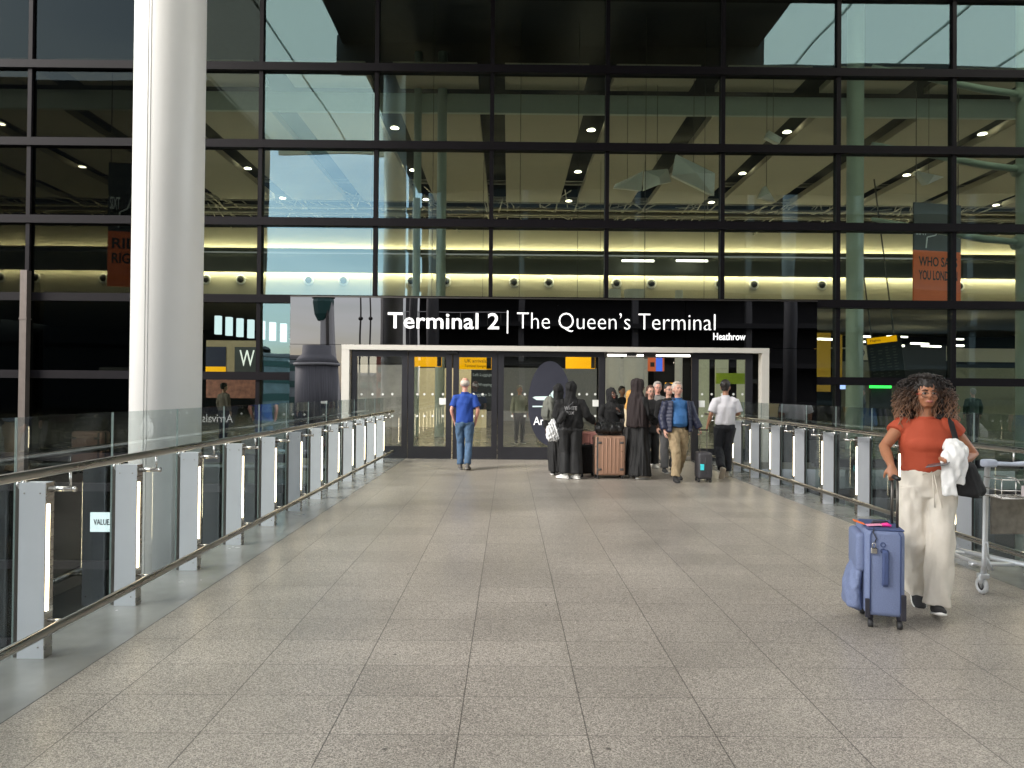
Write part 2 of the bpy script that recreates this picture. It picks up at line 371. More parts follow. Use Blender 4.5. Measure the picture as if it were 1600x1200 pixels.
# ------------------------------------------------------------------ round columns
def round_column(x, y, r, label, z1=16, mt='white_paint'):
    o = empty('column', (x, y, -6), 0, label, 'column', 'round white columns')
    T = Matrix.Translation((-x, -y, 6))
    m_ = MB()
    m_.loft([(x, y, -6), (x, y, z1)], [r, r], 64); m_.build('shaft', M[mt], o, True, T)
    a = R(262)
    for da in (-.045, .045):
        c_, s_ = math.cos(a + da), math.sin(a + da)
        MB().box(-.004, .004, -.004, .005, -6, z1).build('cover_strip', mat('seam', (.45, .45, .44), .5), o, False, T @ Matrix.Translation((x + c_ * r, y + s_ * r, 0)) @ Matrix.Rotation(a + da + R(90), 4, 'Z'))
    MB().loft([(x, y, -6), (x, y, -5.4)], [r + .05, r + .05], 64).build('base_collar', M['steel'], o, True, T)
    return o
cx = X_at(264, 8.2, 300)
round_column(cx, 8.2, .378, 'tall white round column rising beside the left balustrade')

# ------------------------------------------------------------------ facade
facade = empty('glass_facade', (0, FY, -6), 0, 'tall terminal facade of dark glass in a black grid', 'facade')
TF = Matrix.Translation((0, -FY, 6))
mx = [X_at(407 + 180.4 * k, FY, 300) for k in range(-5, 11)]
rows = [Z_at(591 - 120.4 * k, FY) for k in range(0, 8)]
rows_all = [-5.95, -4.2, -2.45, -.7] + rows
SX0, SX1 = X_at(456, FY, 503), X_at(1273, FY, 503); SZT, SZB = Z_at(470.5, FY), Z_at(541, FY)
def blocked(xa, xb, za, zb):      # the entrance portal takes this area
    return not (xb <= SX0 + .02 or xa >= SX1 - .02 or zb <= -.3 or za >= SZT - .02)
def bx(name, m_, mt, par=facade, sm=False): return m_.build(name, mt, par, sm, TF)
for x in mx:
    inside = SX0 < x < SX1
    m_ = MB()
    if inside:
        m_.box(x - .045, x + .045, FY - .05, FY + .14, SZT + .02, rows[-1]); m_.box(x - .045, x + .045, FY - .05, FY + .14, -6, -.5)
    else: m_.box(x - .045, x + .045, FY - .05, FY + .14, -6, rows[-1])
    bx('mullion', m_, M['mullion'])
for z in rows_all + [-.02]:
    m_ = MB()
    yf = FY - .09
    if -.3 < z < SZT - .05 or z == -.02:
        m_.box(mx[0], SX0, yf, FY + .14, z - .09, z + .09); bx('transom', MB().box(SX1, mx[-1], yf, FY + .14, z - .09, z + .09), M['mullion'])
    else: m_.box(mx[0], mx[-1], yf, FY + .14, z - .09, z + .09)
    bx('transom', m_, M['mullion'])
zz = sorted(rows_all)
for i in range(len(mx) - 1):
    for j in range(len(zz) - 1):
        xa, xb, za, zb = mx[i], mx[i + 1], zz[j], zz[j + 1]
        if zb < -.6 and xa > -1: continue
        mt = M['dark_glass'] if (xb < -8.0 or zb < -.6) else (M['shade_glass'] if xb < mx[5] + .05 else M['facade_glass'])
        segs = [(xa, xb)]
        if blocked(xa, xb, za, zb):
            segs = []
            if xa < SX0: segs.append((xa, SX0))
            if xb > SX1: segs.append((SX1, xb))
        for a, b in segs:
            if b - a < .1: continue
            m_ = MB()
            m_.box(a + .045, b - .045, FY + .02, FY + .045, za + .09, zb - .09)
            ang = R(random.uniform(-.12, .12)); an2 = R(random.uniform(-.12, .12)); cc = Vector(((a + b) / 2, FY + .03, (za + zb) / 2))
            m_.xf(Matrix.Translation(cc) @ Matrix.Rotation(ang, 4, 'Z') @ Matrix.Rotation(an2, 4, 'X') @ Matrix.Translation(-cc))
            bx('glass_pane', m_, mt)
# slim steel post outside on the left
p0 = X_at(48, FY, 550); zt = Z_at(425, FY, 48)
m_ = MB().box(-.075, .075, -.12, .03, -6, zt); m_.box(-.09, .09, -.13, .04, zt - 1.1, zt - 1.07); m_.xf(Matrix.Translation((0, 0, 6)))
o = m_.build('steel_post', mat('pinkish_grey_steel', (.13, .11, .10), .45, .4)); o.location = (p0, FY - .16, -6); tag(o, 'slim grey steel post in front of the dark glass at far left', 'post')
# lower storey seen through the left balustrade
low = empty('lower_storey_wall', (-9, FY + .9, -6), 0, 'lower level shop wall seen below the walkway at left', 'wall')
TL = Matrix.Translation((9, -FY - .9, 6))
MB().box(-20, -2.9, FY + .9, FY + 1.1, -6, -.35).build('wall', M['ink'], low, False, TL)
for x0, x1, z0, z1, c_ in ((-9.6, -8.7, -4.4, -.4, (.22, .25, .26)), (-10.5, -9.9, -5.2, -1.6, (.28, .15, .06)), (-10.3, -9.5, -5.9, -5.2, (.03, .06, .2)), (-7.9, -7.4, -6, -.4, (.2, .22, .22)), (-6.2, -5.6, -6, -.4, (.22, .23, .23)), (-12.6, -11.8, -5.8, -2, (.4, .2, .08)), (-4.9, -4.3, -6, -.4, (.2, .22, .2))):
    MB().box(x0, x1, FY + .82, FY + .9, z0, z1).build('wall_panel', mat('panel', c_, .6), low, False, TL)
vs = at(163, 816, FY - .1)
vo = empty('shop_sign', vs, 0, 'pale VALUE sign board on the lower storey below the walkway', 'sign')
Tv = Matrix.Translation(-vs)
hw = 22 * vs.y / FPX; hh = 15 * vs.y / FPX
MB().box(vs.x - hw, vs.x + hw, vs.y, vs.y + .04, vs.z - hh, vs.z + hh).build('board', mat('pale_board', (.5, .6, .62), .5, emit=((.5, .62, .65), .25)), vo, False, Tv)
text_mesh('lettering', 'VALUE.', vs.x - hw * .75, vs.x + hw * .42, vs.z - .06, vs.z + .07, vs.y - .001, M['text_dark'], vo, .01, M=Tv)

# ------------------------------------------------------------------ entrance portal and sign
portal = empty('entrance_portal', ((SX0 + SX1) / 2, FY, 0), 0, 'black gloss entrance surround with white frame and glass doors', 'entrance')
TP = Matrix.Translation((-(SX0 + SX1) / 2, -FY, 0))
def bp_(name, m_, mt, par=portal, sm=False): return m_.build(name, mt, par, sm, TP)
PX = lambda px: X_at(px, FY, 620)
L0, L1, L2 = PX(536), PX(540), PX(548)      # left: reveal, white frame, door
R2, R1, R0 = PX(1176), PX(1188), PX(1197)
ZH = Z_at(549, FY)
DZ = ZH
yp = FY - .14
# fascia panels with joints
xs = [SX0, PX(600) , PX(870), PX(1068), SX1]
for a, b in zip(xs[:-1], xs[1:]):
    bp_('fascia_panel', MB().box(a + .006, b - .006, yp, FY + .1, SZB, SZT + .03), M['black_gloss'])
bp_('side_panel', MB().box(SX0 + .006, L0 - .01, yp, FY + .1, 0, SZB - .01), M['black_gloss'])
bp_('side_panel', MB().box(R0 + .01, SX1 - .006, yp, FY + .1, 0, SZB - .01), M['black_gloss'])
bp_('backing', MB().box(SX0, SX1, FY + .101, FY + .16, SZB + .05, SZT), M['black'])
bp_('backing', MB().box(SX0, L0, FY + .101, FY + .16, 0, SZB), M['black'])
bp_('backing', MB().box(R0, SX1, FY + .101, FY + .16, 0, SZB), M['black'])
bp_('cap_trim', MB().box(SX0, SX1, yp - .01, FY + .1, SZT + .033, SZT + .06), M['dark_steel'])
m_ = MB().box(L0, R0, yp - .05, FY + .06, ZH - .0, SZB - .005); m_.box(L0, L2 - .002, yp - .045, FY + .06, 0, ZH); m_.box(R1 - .03, R0, yp - .045, FY + .06, 0, ZH)
bp_('white_frame', m_, mat('frame_paint', (.62, .60, .55), .4, var=.03))
# letters
def sz(py, px): return Z_at(py, yp, px)
text_mesh('lettering_bold', 'Terminal 2', X_at(605, yp), X_at(779, yp), sz(514, 690), sz(488.5, 690), yp - .002, M['text_white'], portal, .010, .02, 1.02, M=TP)
bp_('divider_line', MB().box(X_at(791.2, yp), X_at(793.2, yp), yp - .02, yp - .001, sz(521, 792), sz(485.5, 792)), M['text_white'])
text_mesh('lettering_light', 'The Queen\u2019s Terminal', X_at(807, yp), X_at(1117, yp), sz(519.5, 960), sz(489.5, 960), yp - .002, M['text_white'], portal, -.014, .02, 1.02, M=TP)
text_mesh('lettering_small', 'Heathrow', X_at(1114, yp), X_at(1164, yp), sz(531.5, 1139), sz(520.5, 1139), yp - .002, M['text_white'], portal, .006, .02, 1.03, M=TP)

# doors
door_m = mat('door_frame_metal', (.035, .035, .042), .4, .4, var=.08)
yd = FY - .04
def leaf(pa, pb, stile=9, top=10, bot=26, y=yd, label=None, kick=True, op=0):
    a, b = PX(pa), PX(pb); w = stile / 69; z1 = ZH - .0; zb = bot / 69 * .75; ztp = z1 - top / 69
    d = bp_('door_leaf', MB().box(a, a + w, y, y + .06, .012, z1).box(b - w, b, y, y + .06, .012, z1).box(a + w, b - w, y + .001, y + .059, .012, zb).box(a + w, b - w, y + .001, y + .059, ztp, z1), door_m)
    bp_('glass', MB().box(a + w, b - w, y + .025, y + .035, zb, ztp), M['door_glass'], d)
    if label: d['label'] = label
    return d, a + w, b - w, zb, ztp, y
l1 = leaf(549, 637)
l2 = leaf(638, 706)
l3 = leaf(708, 777)
l4 = leaf(778, 944, top=8, label='wide door leaf with a plane symbol and the word Arrivals')
l6 = leaf(1080, 1175, stile=11)
bp_('door_header', MB().box(PX(945), PX(1079), yd - .02, FY + .3, ZH - .10, ZH - .0), M['dark_steel'])
bp_('header_light', MB().box(PX(948), PX(1004), yd - .024, yd - .021, ZH - .09, ZH - .05).box(PX(1024), PX(1077), yd - .024, yd - .021, ZH - .09, ZH - .05), M['tube'])
m_ = MB()
for px_ in (566, 583, 600, 617, 645, 662, 680, 697, 722, 741, 759): 
    pass
dots = MB()
for (lf, xs_) in ((l1, (565, 582, 598, 613)), (l2, (652, 663, 676, 692)), (l3, (722, 740, 754, 770)), (l4, (800, 820, 905, 917, 930)), (l6, (1097, 1112, 1128, 1146, 1160))):
    for px_ in xs_:
        for py_ in (616, 650):
            c = at(px_, py_, lf[5] + .024)
            if not (lf[1] < c.x < lf[2]): continue
            dots.loft([(c.x, lf[5] + .0245, c.z), (c.x, lf[5] + .0215, c.z)], [.027, .027], 12, ref=(1, 0, 0))
dot_m = mat('frosted_dots', (.75, .77, .74), .5, var=.02)
bp_('manifestation_dots', dots, dot_m)
# arrivals decal
dl = l4[5] + .0235
dc = at(859, 630, dl); dark_decal = mat('dark_blue_decal', (.03, .032, .05), .5)
m_ = MB().loft([(dc.x, dl, dc.z), (dc.x, dl - .003, dc.z)], [(34 / 69, 66 / 69)] * 2, 48, ref=(1, 0, 0)); bp_('decal', m_, dark_decal, l4[0])
def poly(pts, y, t):
    k = len(pts); v = [(p[0], y, p[1]) for p in pts] + [(p[0], y - t, p[1]) for p in pts]
    f = [tuple(range(k)), tuple(range(2 * k - 1, k - 1, -1))] + [(i, (i + 1) % k, (i + 1) % k + k, i + k) for i in range(k)]
    return v, f
def pp(px_, py_): p = at(px_, py_, dl); return (p.x, p.z)
plane = MB(); y_ = dl - .0035
for P_ in ([pp(832, 621), (pp(836, 619.5)), pp(872, 618.8), pp(873.5, 621), pp(871, 624), pp(858, 625.5), pp(838, 625)], [pp(857, 619.5), pp(866, 608), pp(871, 607.5), pp(868.5, 619.5)], [pp(832, 634), pp(873, 634), pp(873, 636), pp(832, 636)]):
    plane.add(*poly(P_, y_, .002))
pale = mat('pale_decal', (.62, .78, .76), .5, var=.02, emit=((.6, .8, .78), .12))
bp_('plane_symbol', plane, pale, l4[0])
text_mesh('lettering', 'Arrivals', pp(839, 0)[0], pp(886, 0)[0], pp(0, 657)[1], pp(0, 644)[1], y_, M['text_white'], l4[0], 0, .002, M=TP)
pap = mat('paper_notice', (.8, .82, .8), .6)
for px_, py_, lf in ((691.5, 627, l2), (931, 630, l4), (1096, 631, l6)):
    c = at(px_, py_, lf[5] + .02); bp_('notice', MB().box(c.x - .075, c.x + .075, lf[5] + .016, lf[5] + .0215, c.z - .075, c.z + .075), pap, lf[0])
bp_('threshold', MB().box(L2, R2, FY - .16, FY + .2, .001, .014), M['bright_steel'])
# sensor box
c = at(707, 549, FY - .1); bp_('sensor', MB().rbox(c.x - .12, c.x + .12, FY - .13, FY - .02, ZH - .07, ZH - .01, .01), M['black'])
c = at(987, 551, FY - .1); bp_('sensor', MB().rbox(c.x - .12, c.x + .12, FY - .13, FY - .07, ZH - .09, ZH - .03, .01), M['black'])

# ------------------------------------------------------------------ interior
ZC = 11.0
slots = [2.9 + 3.55 * k for k in range(-9, 9)]
sw = .44
pan = MB(); xs_ = [-34] + [v for s_ in slots for v in (s_ - sw, s_ + sw)] + [42]
for a, b in zip(xs_[0::2], xs_[1::2]): pan.box(a, b, 24.2, 35.4, ZC, ZC + .25)
pan2 = MB(); 
for a, b in zip(xs_[0::2], xs_[1::2]): pan2.box(a, b, 22.4, 23.95, 11.75, 11.95)
tag(pan.build('hall_ceiling', M['beige']), kind='structure'); tag(pan2.build('front_ceiling', M['beige']), kind='structure')
tag(MB().box(-34, 42, 24.0, 24.15, ZC - .02, 11.62).build('ceiling_beam', M['pale_green']), kind='structure')
tag(MB().box(-40, 45, FY + .3, 72, 13.2, 13.4).build('hall_roof', M['black']), kind='structure')
tag(MB().box(-40.2, -40, FY, 72, -.3, 13.4).box(45, 45.2, FY, 72, -.3, 13.4).build('hall_side_wall', M['ink']), kind='structure')
# ceiling truss zone
tr = MB()
for i in range(16):
    y = 35.8 + random.random() * 4; z = 10.6 + random.random() * 1.8
    tr.tube((-34, y, z), (42, y, z), random.choice((.03, .05, .08)), n=6)
for s_ in slots:
    for q in range(2):
        tr.tube((s_ - .5 + q, 24.2, ZC + .3), (s_ - .5 + q, 40, ZC + .1), .035, n=6)
    for q in range(7): tr.tube((s_ + random.uniform(-1.6, 1.6), 35.6, random.uniform(10.8, 12)), (s_ + random.uniform(-1.6, 1.6), 39.8, random.uniform(10.4, 12)), .03, n=6)
tag(tr.build('ceiling_pipework', mat('pipe_grey', (.34, .32, .27), .4, .2)), kind='structure')
def downlight(x, y, z, r=.15):
    m_ = MB().loft([(0, 0, 0), (0, 0, .02)], [r, r], 20, ref=(1, 0, 0)); o = empty('downlight', (x, y, z), 0, 'small round downlight glowing in a dark ceiling slot', 'downlight', 'round downlights in the ceiling slots')
    m_.build('lens', M['lamp'], o); MB().torus((0, 0, 0), r + .012, .012, 'Z', 20, 6).build('rim', M['white_paint'], o, True); return o
for i, s_ in enumerate(slots):
    if (i - 9) % 2 == 0:
        for y in (25.6, 30.5, 35.2): downlight(s_, y, ZC + .02)
# bulkhead wall at Y=40
YB = 40
def zb_(py): return Z_at(py, YB)
tag(MB().box(-38, 43, YB, YB + .3, zb_(470), zb_(428)).build('bulkhead_wall', M['beige_wall']), kind='structure')
tag(MB().box(-38, 43, YB + .6, YB + .8, zb_(428), zb_(396)).build('recess_wall', M['grey_green']), kind='structure')
tag(MB().box(-38, 43, YB - .2, YB, zb_(396), zb_(361)).build('upper_wall', M['beige_wall']), kind='structure')
tag(MB().box(-38, 43, YB - .1, YB + 1, zb_(361), zb_(361) + 2.8).build('void_wall', M['black']), kind='structure')
for py_ in (429, 396):
    zc = zb_(py_); lowr = py_ == 429; yw = YB if lowr else YB - .2
    lb = ('lower' if lowr else 'upper') + ' warm cove light line running along the bulkhead inside'
    o = empty('cove_light', (0, YB - .3, zc), 0, lb, 'light'); T_ = Matrix.Translation((0, -YB + .3, -zc))
    if lowr:
        MB().box(-38, 43, yw - .26, yw - .22, zc - .01, zc + .04).build('light_line', M['cove'], o, False, T_)
        MB().box(-38, 43, yw - .36, yw + .3, zc + .045, zc + .12).build('shelf', M['grey_green'], o, False, T_)
        MB().box(-38, 43, yw - .37, yw - .33, zc - .05, zc + .12).build('lip', M['grey_green'], o, False, T_)
    else:
        MB().box(-38, 43, yw - .26, yw - .22, zc + .0, zc + .05).build('light_line', M['cove'], o, False, T_)
        MB().box(-38, 43, yw - .36, yw - .002, zc - .08, zc - .005).build('shelf', M['grey_green'], o, False, T_)
        MB().box(-38, 43, yw - .38, yw - .34, zc - .08, zc + .07).build('lip', M['grey_green'], o, False, T_)
def nozzle(px_):
    c = at(px_, 442, YB); o = empty('air_nozzle', (c.x, YB - .02, zb_(441)), 0, 'round black jet nozzle in a pale ring on the bulkhead', 'vent', 'round air nozzles on the bulkhead')
    MB().torus((0, 0, 0), .24, .05, 'Y', 20, 6).build('ring', M['white_paint'], o, True)
    MB().ell((0, -.05, 0), (.17, .12, .17), 14, 8).build('nozzle', M['black'], o, True)
for k in range(-5, 6):
    for d in (0, 54.5): nozzle(803 + 160.3 * k + d - 0)
for x0, x1 in ((972, 1022), (1057, 1106)):
    a, b = at(x0, 407, YB - .5), at(x1, 407, YB - .5)
    o = empty('tube_lamp', a, 0, 'bright tube lamp in the %s half of the dark recess' % ('left' if x0 < 1000 else 'right'), 'lamp', 'tube lamps in the bulkhead recess')
    MB().box(0, b.x - a.x, 0, .1, -.05, .05).build('tube', M['tube'], o); MB().box(-.1, b.x - a.x + .1, -.02, .12, .052, .12).build('housing', M['black'], o)
# lower hall: soffit, back wall, shop band
tag(MB().box(-38, 43, YB + .3, 62, zb_(470), zb_(470) + .15).build('lower_soffit', M['beige']), kind='structure')
tag(MB().box(-40, 45, 62, 62.3, -.3, 7).build('back_wall', M['ink']), kind='structure')
YS = 30
def slab(name, px0, px1, py0, py1, Y, mt, label, cat, th=.12, group=None, parent=None, rot=0):
    a, b = at(px0, (py0 + py1) / 2, Y), at(px1, (py0 + py1) / 2, Y); pm = (px0 + px1) / 2
    z1, z0 = at(pm, py0, Y).z, at(pm, py1, Y).z
    c = Vector(((a.x + b.x) / 2, Y, z0)); w = (b.x - a.x) / 2
    r = empty(name, c, rot, label, cat, group)
    f = MB().box(-w, w, 0, th, 0, z1 - z0).build('panel', mt, r)
    return r, w, z1 - z0
# shop band to the right
tag(MB().box(14.5, 43, 38, 38.4, 4.05, Z_at(540, 38)).build('shop_bulkhead', M['beige_wall']), kind='structure')
a = slab('car_hire_sign', 1325, 1480, 540, 563, 33, M['beige_wall'], 'long cream sign band reading Car behind the departure board', 'sign')
text_mesh('lettering', 'Car', -a[1] + .95, -a[1] + 1.75, .16, .55, -.002, M['text_dark'], a[0], .02)
mt_ = MB().torus((-a[1] + .55, -.01, .34), .2, .03, 'Y', 20, 6).box(-a[1] + .42, -a[1] + .68, -.02, 0, .26, .38); mt_.build('car_symbol', M['text_dark'], a[0])
slab('yellow_totem', 1274, 1298, 520, 612, 26, M['yellow_dim'], 'tall yellow wall panel just right of the entrance, narrower', 'panel')
slab('yellow_totem', 1303, 1316, 523, 602, 27, M['yellow_dim'], 'tall yellow wall panel standing beyond the facade mullion', 'panel')
slab('shop_back_wall', 1484, 1700, 545, 566, 34, M['beige_wall'], 'cream shop band at the far right inside', 'panel')
slab('shop_partition', 1316, 1420, 565, 700, 36, mat('olive_wall', (.22, .21, .15), .6), 'olive partition wall behind the queue inside', 'partition')
slab('shop_partition', 1493, 1600, 575, 700, 31, mat('olive_wall2', (.25, .25, .17), .6), 'pale olive partition at the far right inside', 'partition')
slab('dark_kiosk', 1408, 1478, 540, 700, 32.5, M['black'], 'dark kiosk block behind the departure board', 'kiosk')
g_ = slab('green_screen', 1361, 1393, 602, 606.5, 25, emis('green_screen', (.05, 1, .12), 1.0), 'thin bright green lit strip over a dark desk', 'screen')
slab('dark_kiosk', 1361, 1393, 607, 650, 25.2, M['black'], 'dark desk under the green lit strip', 'kiosk')
slab('blue_screen', 1315, 1343, 601, 608, 25, emis('blue_screen', (.35, .45, 1), .9), 'thin pale blue lit screen beside the column inside', 'screen')
c = at(1385, 560, 20)
bd = empty('departure_board', c, 0, 'tilted black departure board with a yellow header hanging inside', 'sign'); bd.rotation_euler = (0, R(-7), R(-8))
MB().rbox(-.46, .46, 0, .12, -.62, .62, .02).build('board', M['black'], bd)
MB().box(-.46, .34, -.012, -.002, .45, .62).build('header', M['yellow'], bd)
text_mesh('lettering', 'Flights', -.38, -.1, .49, .57, -.013, M['text_dark'], bd)
for k in range(4):
    rb = MB()
    for q in range(11): 
        if random.random() < .9: rb.box(-.4 + k * .2, -.4 + k * .2 + random.uniform(.06, .13), -.006, -.001, -.5 + q * .08, -.47 + q * .08)
    rb.build('flight_rows', mat('dim_rows', (.07, .07, .06), .5), bd)
MB().tube((-.3, .06, .6), (-.3, .06, 5.1), .02).tube((.3, .06, .6), (.3, .06, 5.1), .02).build('hanger', M['dark_steel'], bd)
# pendant tube lights in the hall
for i, (px_, py_, w_) in enumerate(((1290, 530, 28), (1355, 526, 12), (1352, 534, 12), (1402, 526, 40), (1400, 540, 30), (1437, 537, 34), (1455, 541, 38), (1500, 530, 12), (1497, 540, 20))):
    c = at(px_, py_, 24 + (i % 4) * 3); s_ = c.y / FPX * w_ / 2
    o = MB().box(-s_, s_, -.06, .06, -.03, .03).build('ceiling_tube_light', M['tube']); o.location = c; o.rotation_euler = (0, 0, R(20)); tag(o, 'slim bright tube light hanging above the arrivals hall', 'lamp', 'slim tube lights in the hall')
    
# banners
def banner(px0, px1, pyt, pym, pyb, Y, rz, lines, label):
    a, b = at(px0, pym, Y), at(px1, pym, Y); w = (b.x - a.x) / 2; zt_, zm_, zb2 = at(px0, pyt, Y).z, a.z, at(px0, pyb, Y).z
    r = empty('advert_banner', ((a.x + b.x) / 2, Y, zb2), rz, label, 'banner', 'hanging advert banners'); w /= math.cos(rz)
    H1, H2 = zm_ - zb2, zt_ - zb2
    MB().box(-w, w, 0, .05, 0, H1).build('orange_half', M['orange'], r)
    MB().box(-w, w, 0, .05, H1, H2).build('dark_half', mat('banner_grey', (.06, .065, .07), .5), r)
    n_ = len(lines)
    for i, t in enumerate(lines):
        z1 = H1 * (.88 - i * .27); text_mesh('lettering', t, -w * .8, w * .85, z1 - H1 * .19, z1, -.001, M['text_dark'], r, .02, .004)
    text_mesh('brand_lettering', 'SIXT', -w * .92, -w * .45, H1 + (H2 - H1) * .32, H1 + (H2 - H1) * .5, -.001, M['text_grey'], r, .01, .004)
    # line drawing of a car
    car = [(-.5, .05), (-.45, .28), (-.1, .33), (.15, .55), (.5, .56), (.75, .35), (.95, .3)]
    cd_ = MB()
    for p, q in zip(car[:-1], car[1:]): cd_.tube((p[0] * w, -.006, H1 + p[1] * (H2 - H1)), (q[0] * w, -.006, H1 + q[1] * (H2 - H1)), .02, n=6)
    cd_.build('car_outline', M['text_grey'], r)
    MB().tube((-w * .9, .02, H2), (-w * .9, .02, ZC - zb2 + .2), .012).tube((w * .9, .02, H2), (w * .9, .02, ZC - zb2 + .2), .012).build('hanger', M['dark_steel'], r)
banner(1423, 1507, 318, 392, 471, 21, R(12), ['WHO SAYS', 'YOU LONDON', 'CAN\u2019T BEAT'][:2], 'orange WHO SAYS LONDON banner hanging behind the right glass')
banner(172, 232, 255, 362, 448, 21, R(12), ['RIDE', 'RIGHT'], 'orange RIDE RIGHT banner partly hidden by the column')
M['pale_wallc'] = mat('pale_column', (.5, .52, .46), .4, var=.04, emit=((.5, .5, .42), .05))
# arrivals signs inside the doors
for (p0_, p1_, y0_, y1_, Y, tx, lb) in ((640, 690, 555, 573, 21, [], 'yellow hanging sign seen through the second door leaf'), (712, 768, 556, 577, 20, ['UK arrivals', 'Terminal lounges'], 'yellow UK arrivals sign above the directory board'), (884, 930, 556, 576, 23, [], 'yellow hanging sign behind the wide Arrivals door')):
    r, w, h = slab('yellow_sign', p0_, p1_, y0_, y1_, Y, M['yellow'], lb, 'sign', .08, 'yellow hanging signs')
    for i, t in enumerate(tx): text_mesh('lettering', t, -w * .5, w * .7, h * (.5 - i * .4), h * (.75 - i * .4), -.001, M['text_dark'], r)
    MB().box(w * .72, w * .98, -.012, -.001, h * .05, h * .95).build('pictograms', M['black'], r)
r, w, h = slab('directory_board', 736, 772, 578, 640, 19.6, mat('board_grey', (.06, .06, .075), .4), 'dark directory board listing left luggage and bag wrapping', 'sign')
for i, t in enumerate(('Left Luggage', 'Bag Wrapping', 'Baggage St')): text_mesh('lettering', t, -w * .85, w * .8, h * (.82 - .25 * i), h * (.92 - .25 * i), -.001, M['text_grey'], r)
r, w, h = slab('hanging_sign', 1013, 1038, 557, 580, 24, M['orange'], 'orange and blue hanging sign seen through the open doorway', 'sign')
MB().box(-w * .05, w * .75, -.01, -.001, 0, h).build('blue_half', M['blue_sign'], r); MB().box(-w * .75, -w * .25, -.012, -.002, h * .3, h * .6).build('symbol', M['black'], r)
slab('queue_sign', 1040, 1052, 598, 603, 27, M['yellow'], 'tiny yellow sign glowing deep behind the doorway', 'sign')
slab('hall_partition', 640, 760, 575, 716, 30, mat('warm_wall', (.55, .47, .3), .6, emit=((.6, .5, .3), .12)), 'warm wall with an added faint glow behind the left doors', 'partition')  # faint emission makes this wall look lit
for _i, (_p, _w2) in enumerate(((958, 22), (990, 32), (1060, 12))):
    _x = X_at(_p, 33, 620); _o = empty('hall_column', (_x, 33, 0), 0, ('slim', 'broad', 'thin')[_i] + ' pale round column inside the open doorway', 'column', 'round columns inside the hall'); MB().loft([(0, 0, 0), (0, 0, 6.3)], [_w2 / 2 * 33 / FPX] * 2, 24).build('shaft', M['pale_wallc'], _o, True); MB().loft([(0, 0, 0), (0, 0, .2)], [_w2 / 2 * 33 / FPX + .02] * 2, 24).build('base', M['dark_steel'], _o, True)
slab('hall_partition', 946, 1012, 560, 712, 34, mat('pale_wall', (.40, .40, .34), .6, emit=((.5, .5, .42), .08)), 'pale wall with an added faint glow behind the open doorway', 'partition')  # glow added to the wall material in place of hall light
_mw = mat('pale_wall2', (.40, .42, .30), .6, emit=((.5, .5, .35), .12))  # wall strips brightened by a small emission of their own
for _i, (_a, _b) in enumerate(((1092, 1108), (1118, 1138), (1152, 1164))): slab('hall_partition', _a, _b, 556, 712, 28 + _i, _mw, ('left', 'middle', 'right')[_i] + ' pale green wall strip behind the right door leaf', 'partition')
slab('hall_partition', 786, 932, 575, 712, 37, mat('grey_wall', (.20, .20, .19), .6, emit=((.5, .5, .48), .04)), 'grey wall behind the wide Arrivals door leaf', 'partition')  # wall added to lift the dark door leaf, with slight emission
slab('hall_partition', 556, 628, 570, 712, 30, mat('stall_wall', (.3, .28, .26), .6, var=.5, scale=2, emit=((.5, .5, .5), .06)), 'mottled pale wall behind the first door leaf at left', 'partition')  # slight emission stands in for light on this wall
slab('lime_sign', 1120, 1170, 583, 600, 22, mat('lime_board', (.30, .42, .04), .5), 'lime green glowing panel behind the right door leaf', 'sign')
slab('dark_kiosk', 1022, 1078, 570, 712, 40, M['black'], 'dark passage wall deep behind the doorway', 'kiosk')
# interior masts and ties behind the facade
def mast(px_, w_, Y, label, ties):
    x = X_at(px_, Y, 300); r_ = w_ / 2 * Y / FPX
    o = empty('steel_mast', (x, Y, -6), 0, label, 'mast', 'pale green masts behind the glass')
    T = Matrix.Translation((-x, -Y, 6))
    MB().loft([(x, Y, -6), (x, Y, 13)], [r_, r_], 24).build('shaft', M['pale_green'], o, True, T)
    for (ex, z) in ties:
        MB().loft([(x, Y, z), (x - 1.3, Y - .2, z + .05), (ex, Y - .55, z + .42)], [.07, .09, .05], 12, ref=(0, 0, 1)).build('tie_arm', M['pale_green'], o, True, T)
        MB().loft([(x - r_ - .1, Y, z), (x + r_ + .1, Y, z)], [.16, .16], 14).build('node', M['pale_green'], o, True, T)
mast(1612, 42, 17.4, 'thick pale green mast at the far right edge', [(X_at(1350, 17.2), 8.95), (X_at(1350, 17.2), 7.1), (X_at(1350, 17.2), 5.3)])
mast(1336, 25, 20, 'slender pale green mast right of the entrance', [])
mast(690, 15, 24, 'pair mate of the slim pale masts above the entrance, right one', [])
mast(652, 12, 24, 'slim pale mast above the entrance, left one', [])
mast(1490, 8, 30, 'thin pale mast behind the departure board', [])
# left interior: pendant lights + W shop sign
for i in range(7):
    c = at(341 + i * 17, 508 + i * 2.0, 24); hgt = .62 - .06 * i
    o = MB().box(-.09, .09, -.09, .09, -hgt / 2, hgt / 2).build('pendant_lamp', emis('pendant_%d' % i, (.75, .88, 1), .6)) if i == 0 else o.copy()
    if i: COL.objects.link(o)
    o.location = c; tag(o, 'upright pale box pendant lamp above the shop beside the column', 'lamp', 'pale box pendant lamps')
    if i == 0: pend = o
r, w, h = slab('shop_board', 322, 400, 532, 582, 25, mat('tan_board', (.28, .22, .14), .5, emit=((.3, .22, .12), .1)), 'tan shop fascia with a white W beside the column', 'shop')
MB().box(w * .15, w, -.02, -.001, 0, h * .8).build('grey_panel', mat('grey_fascia', (.05, .055, .06), .5), r); MB().box(-w, -w * .2, -.02, -.001, .2, h * .8).build('navy_panel', mat('navy_fascia', (.01, .015, .05), .5), r); MB().box(-w, -w * .2, -.025, -.001, 0, .2).build('yellow_strip', M['yellow'], r)
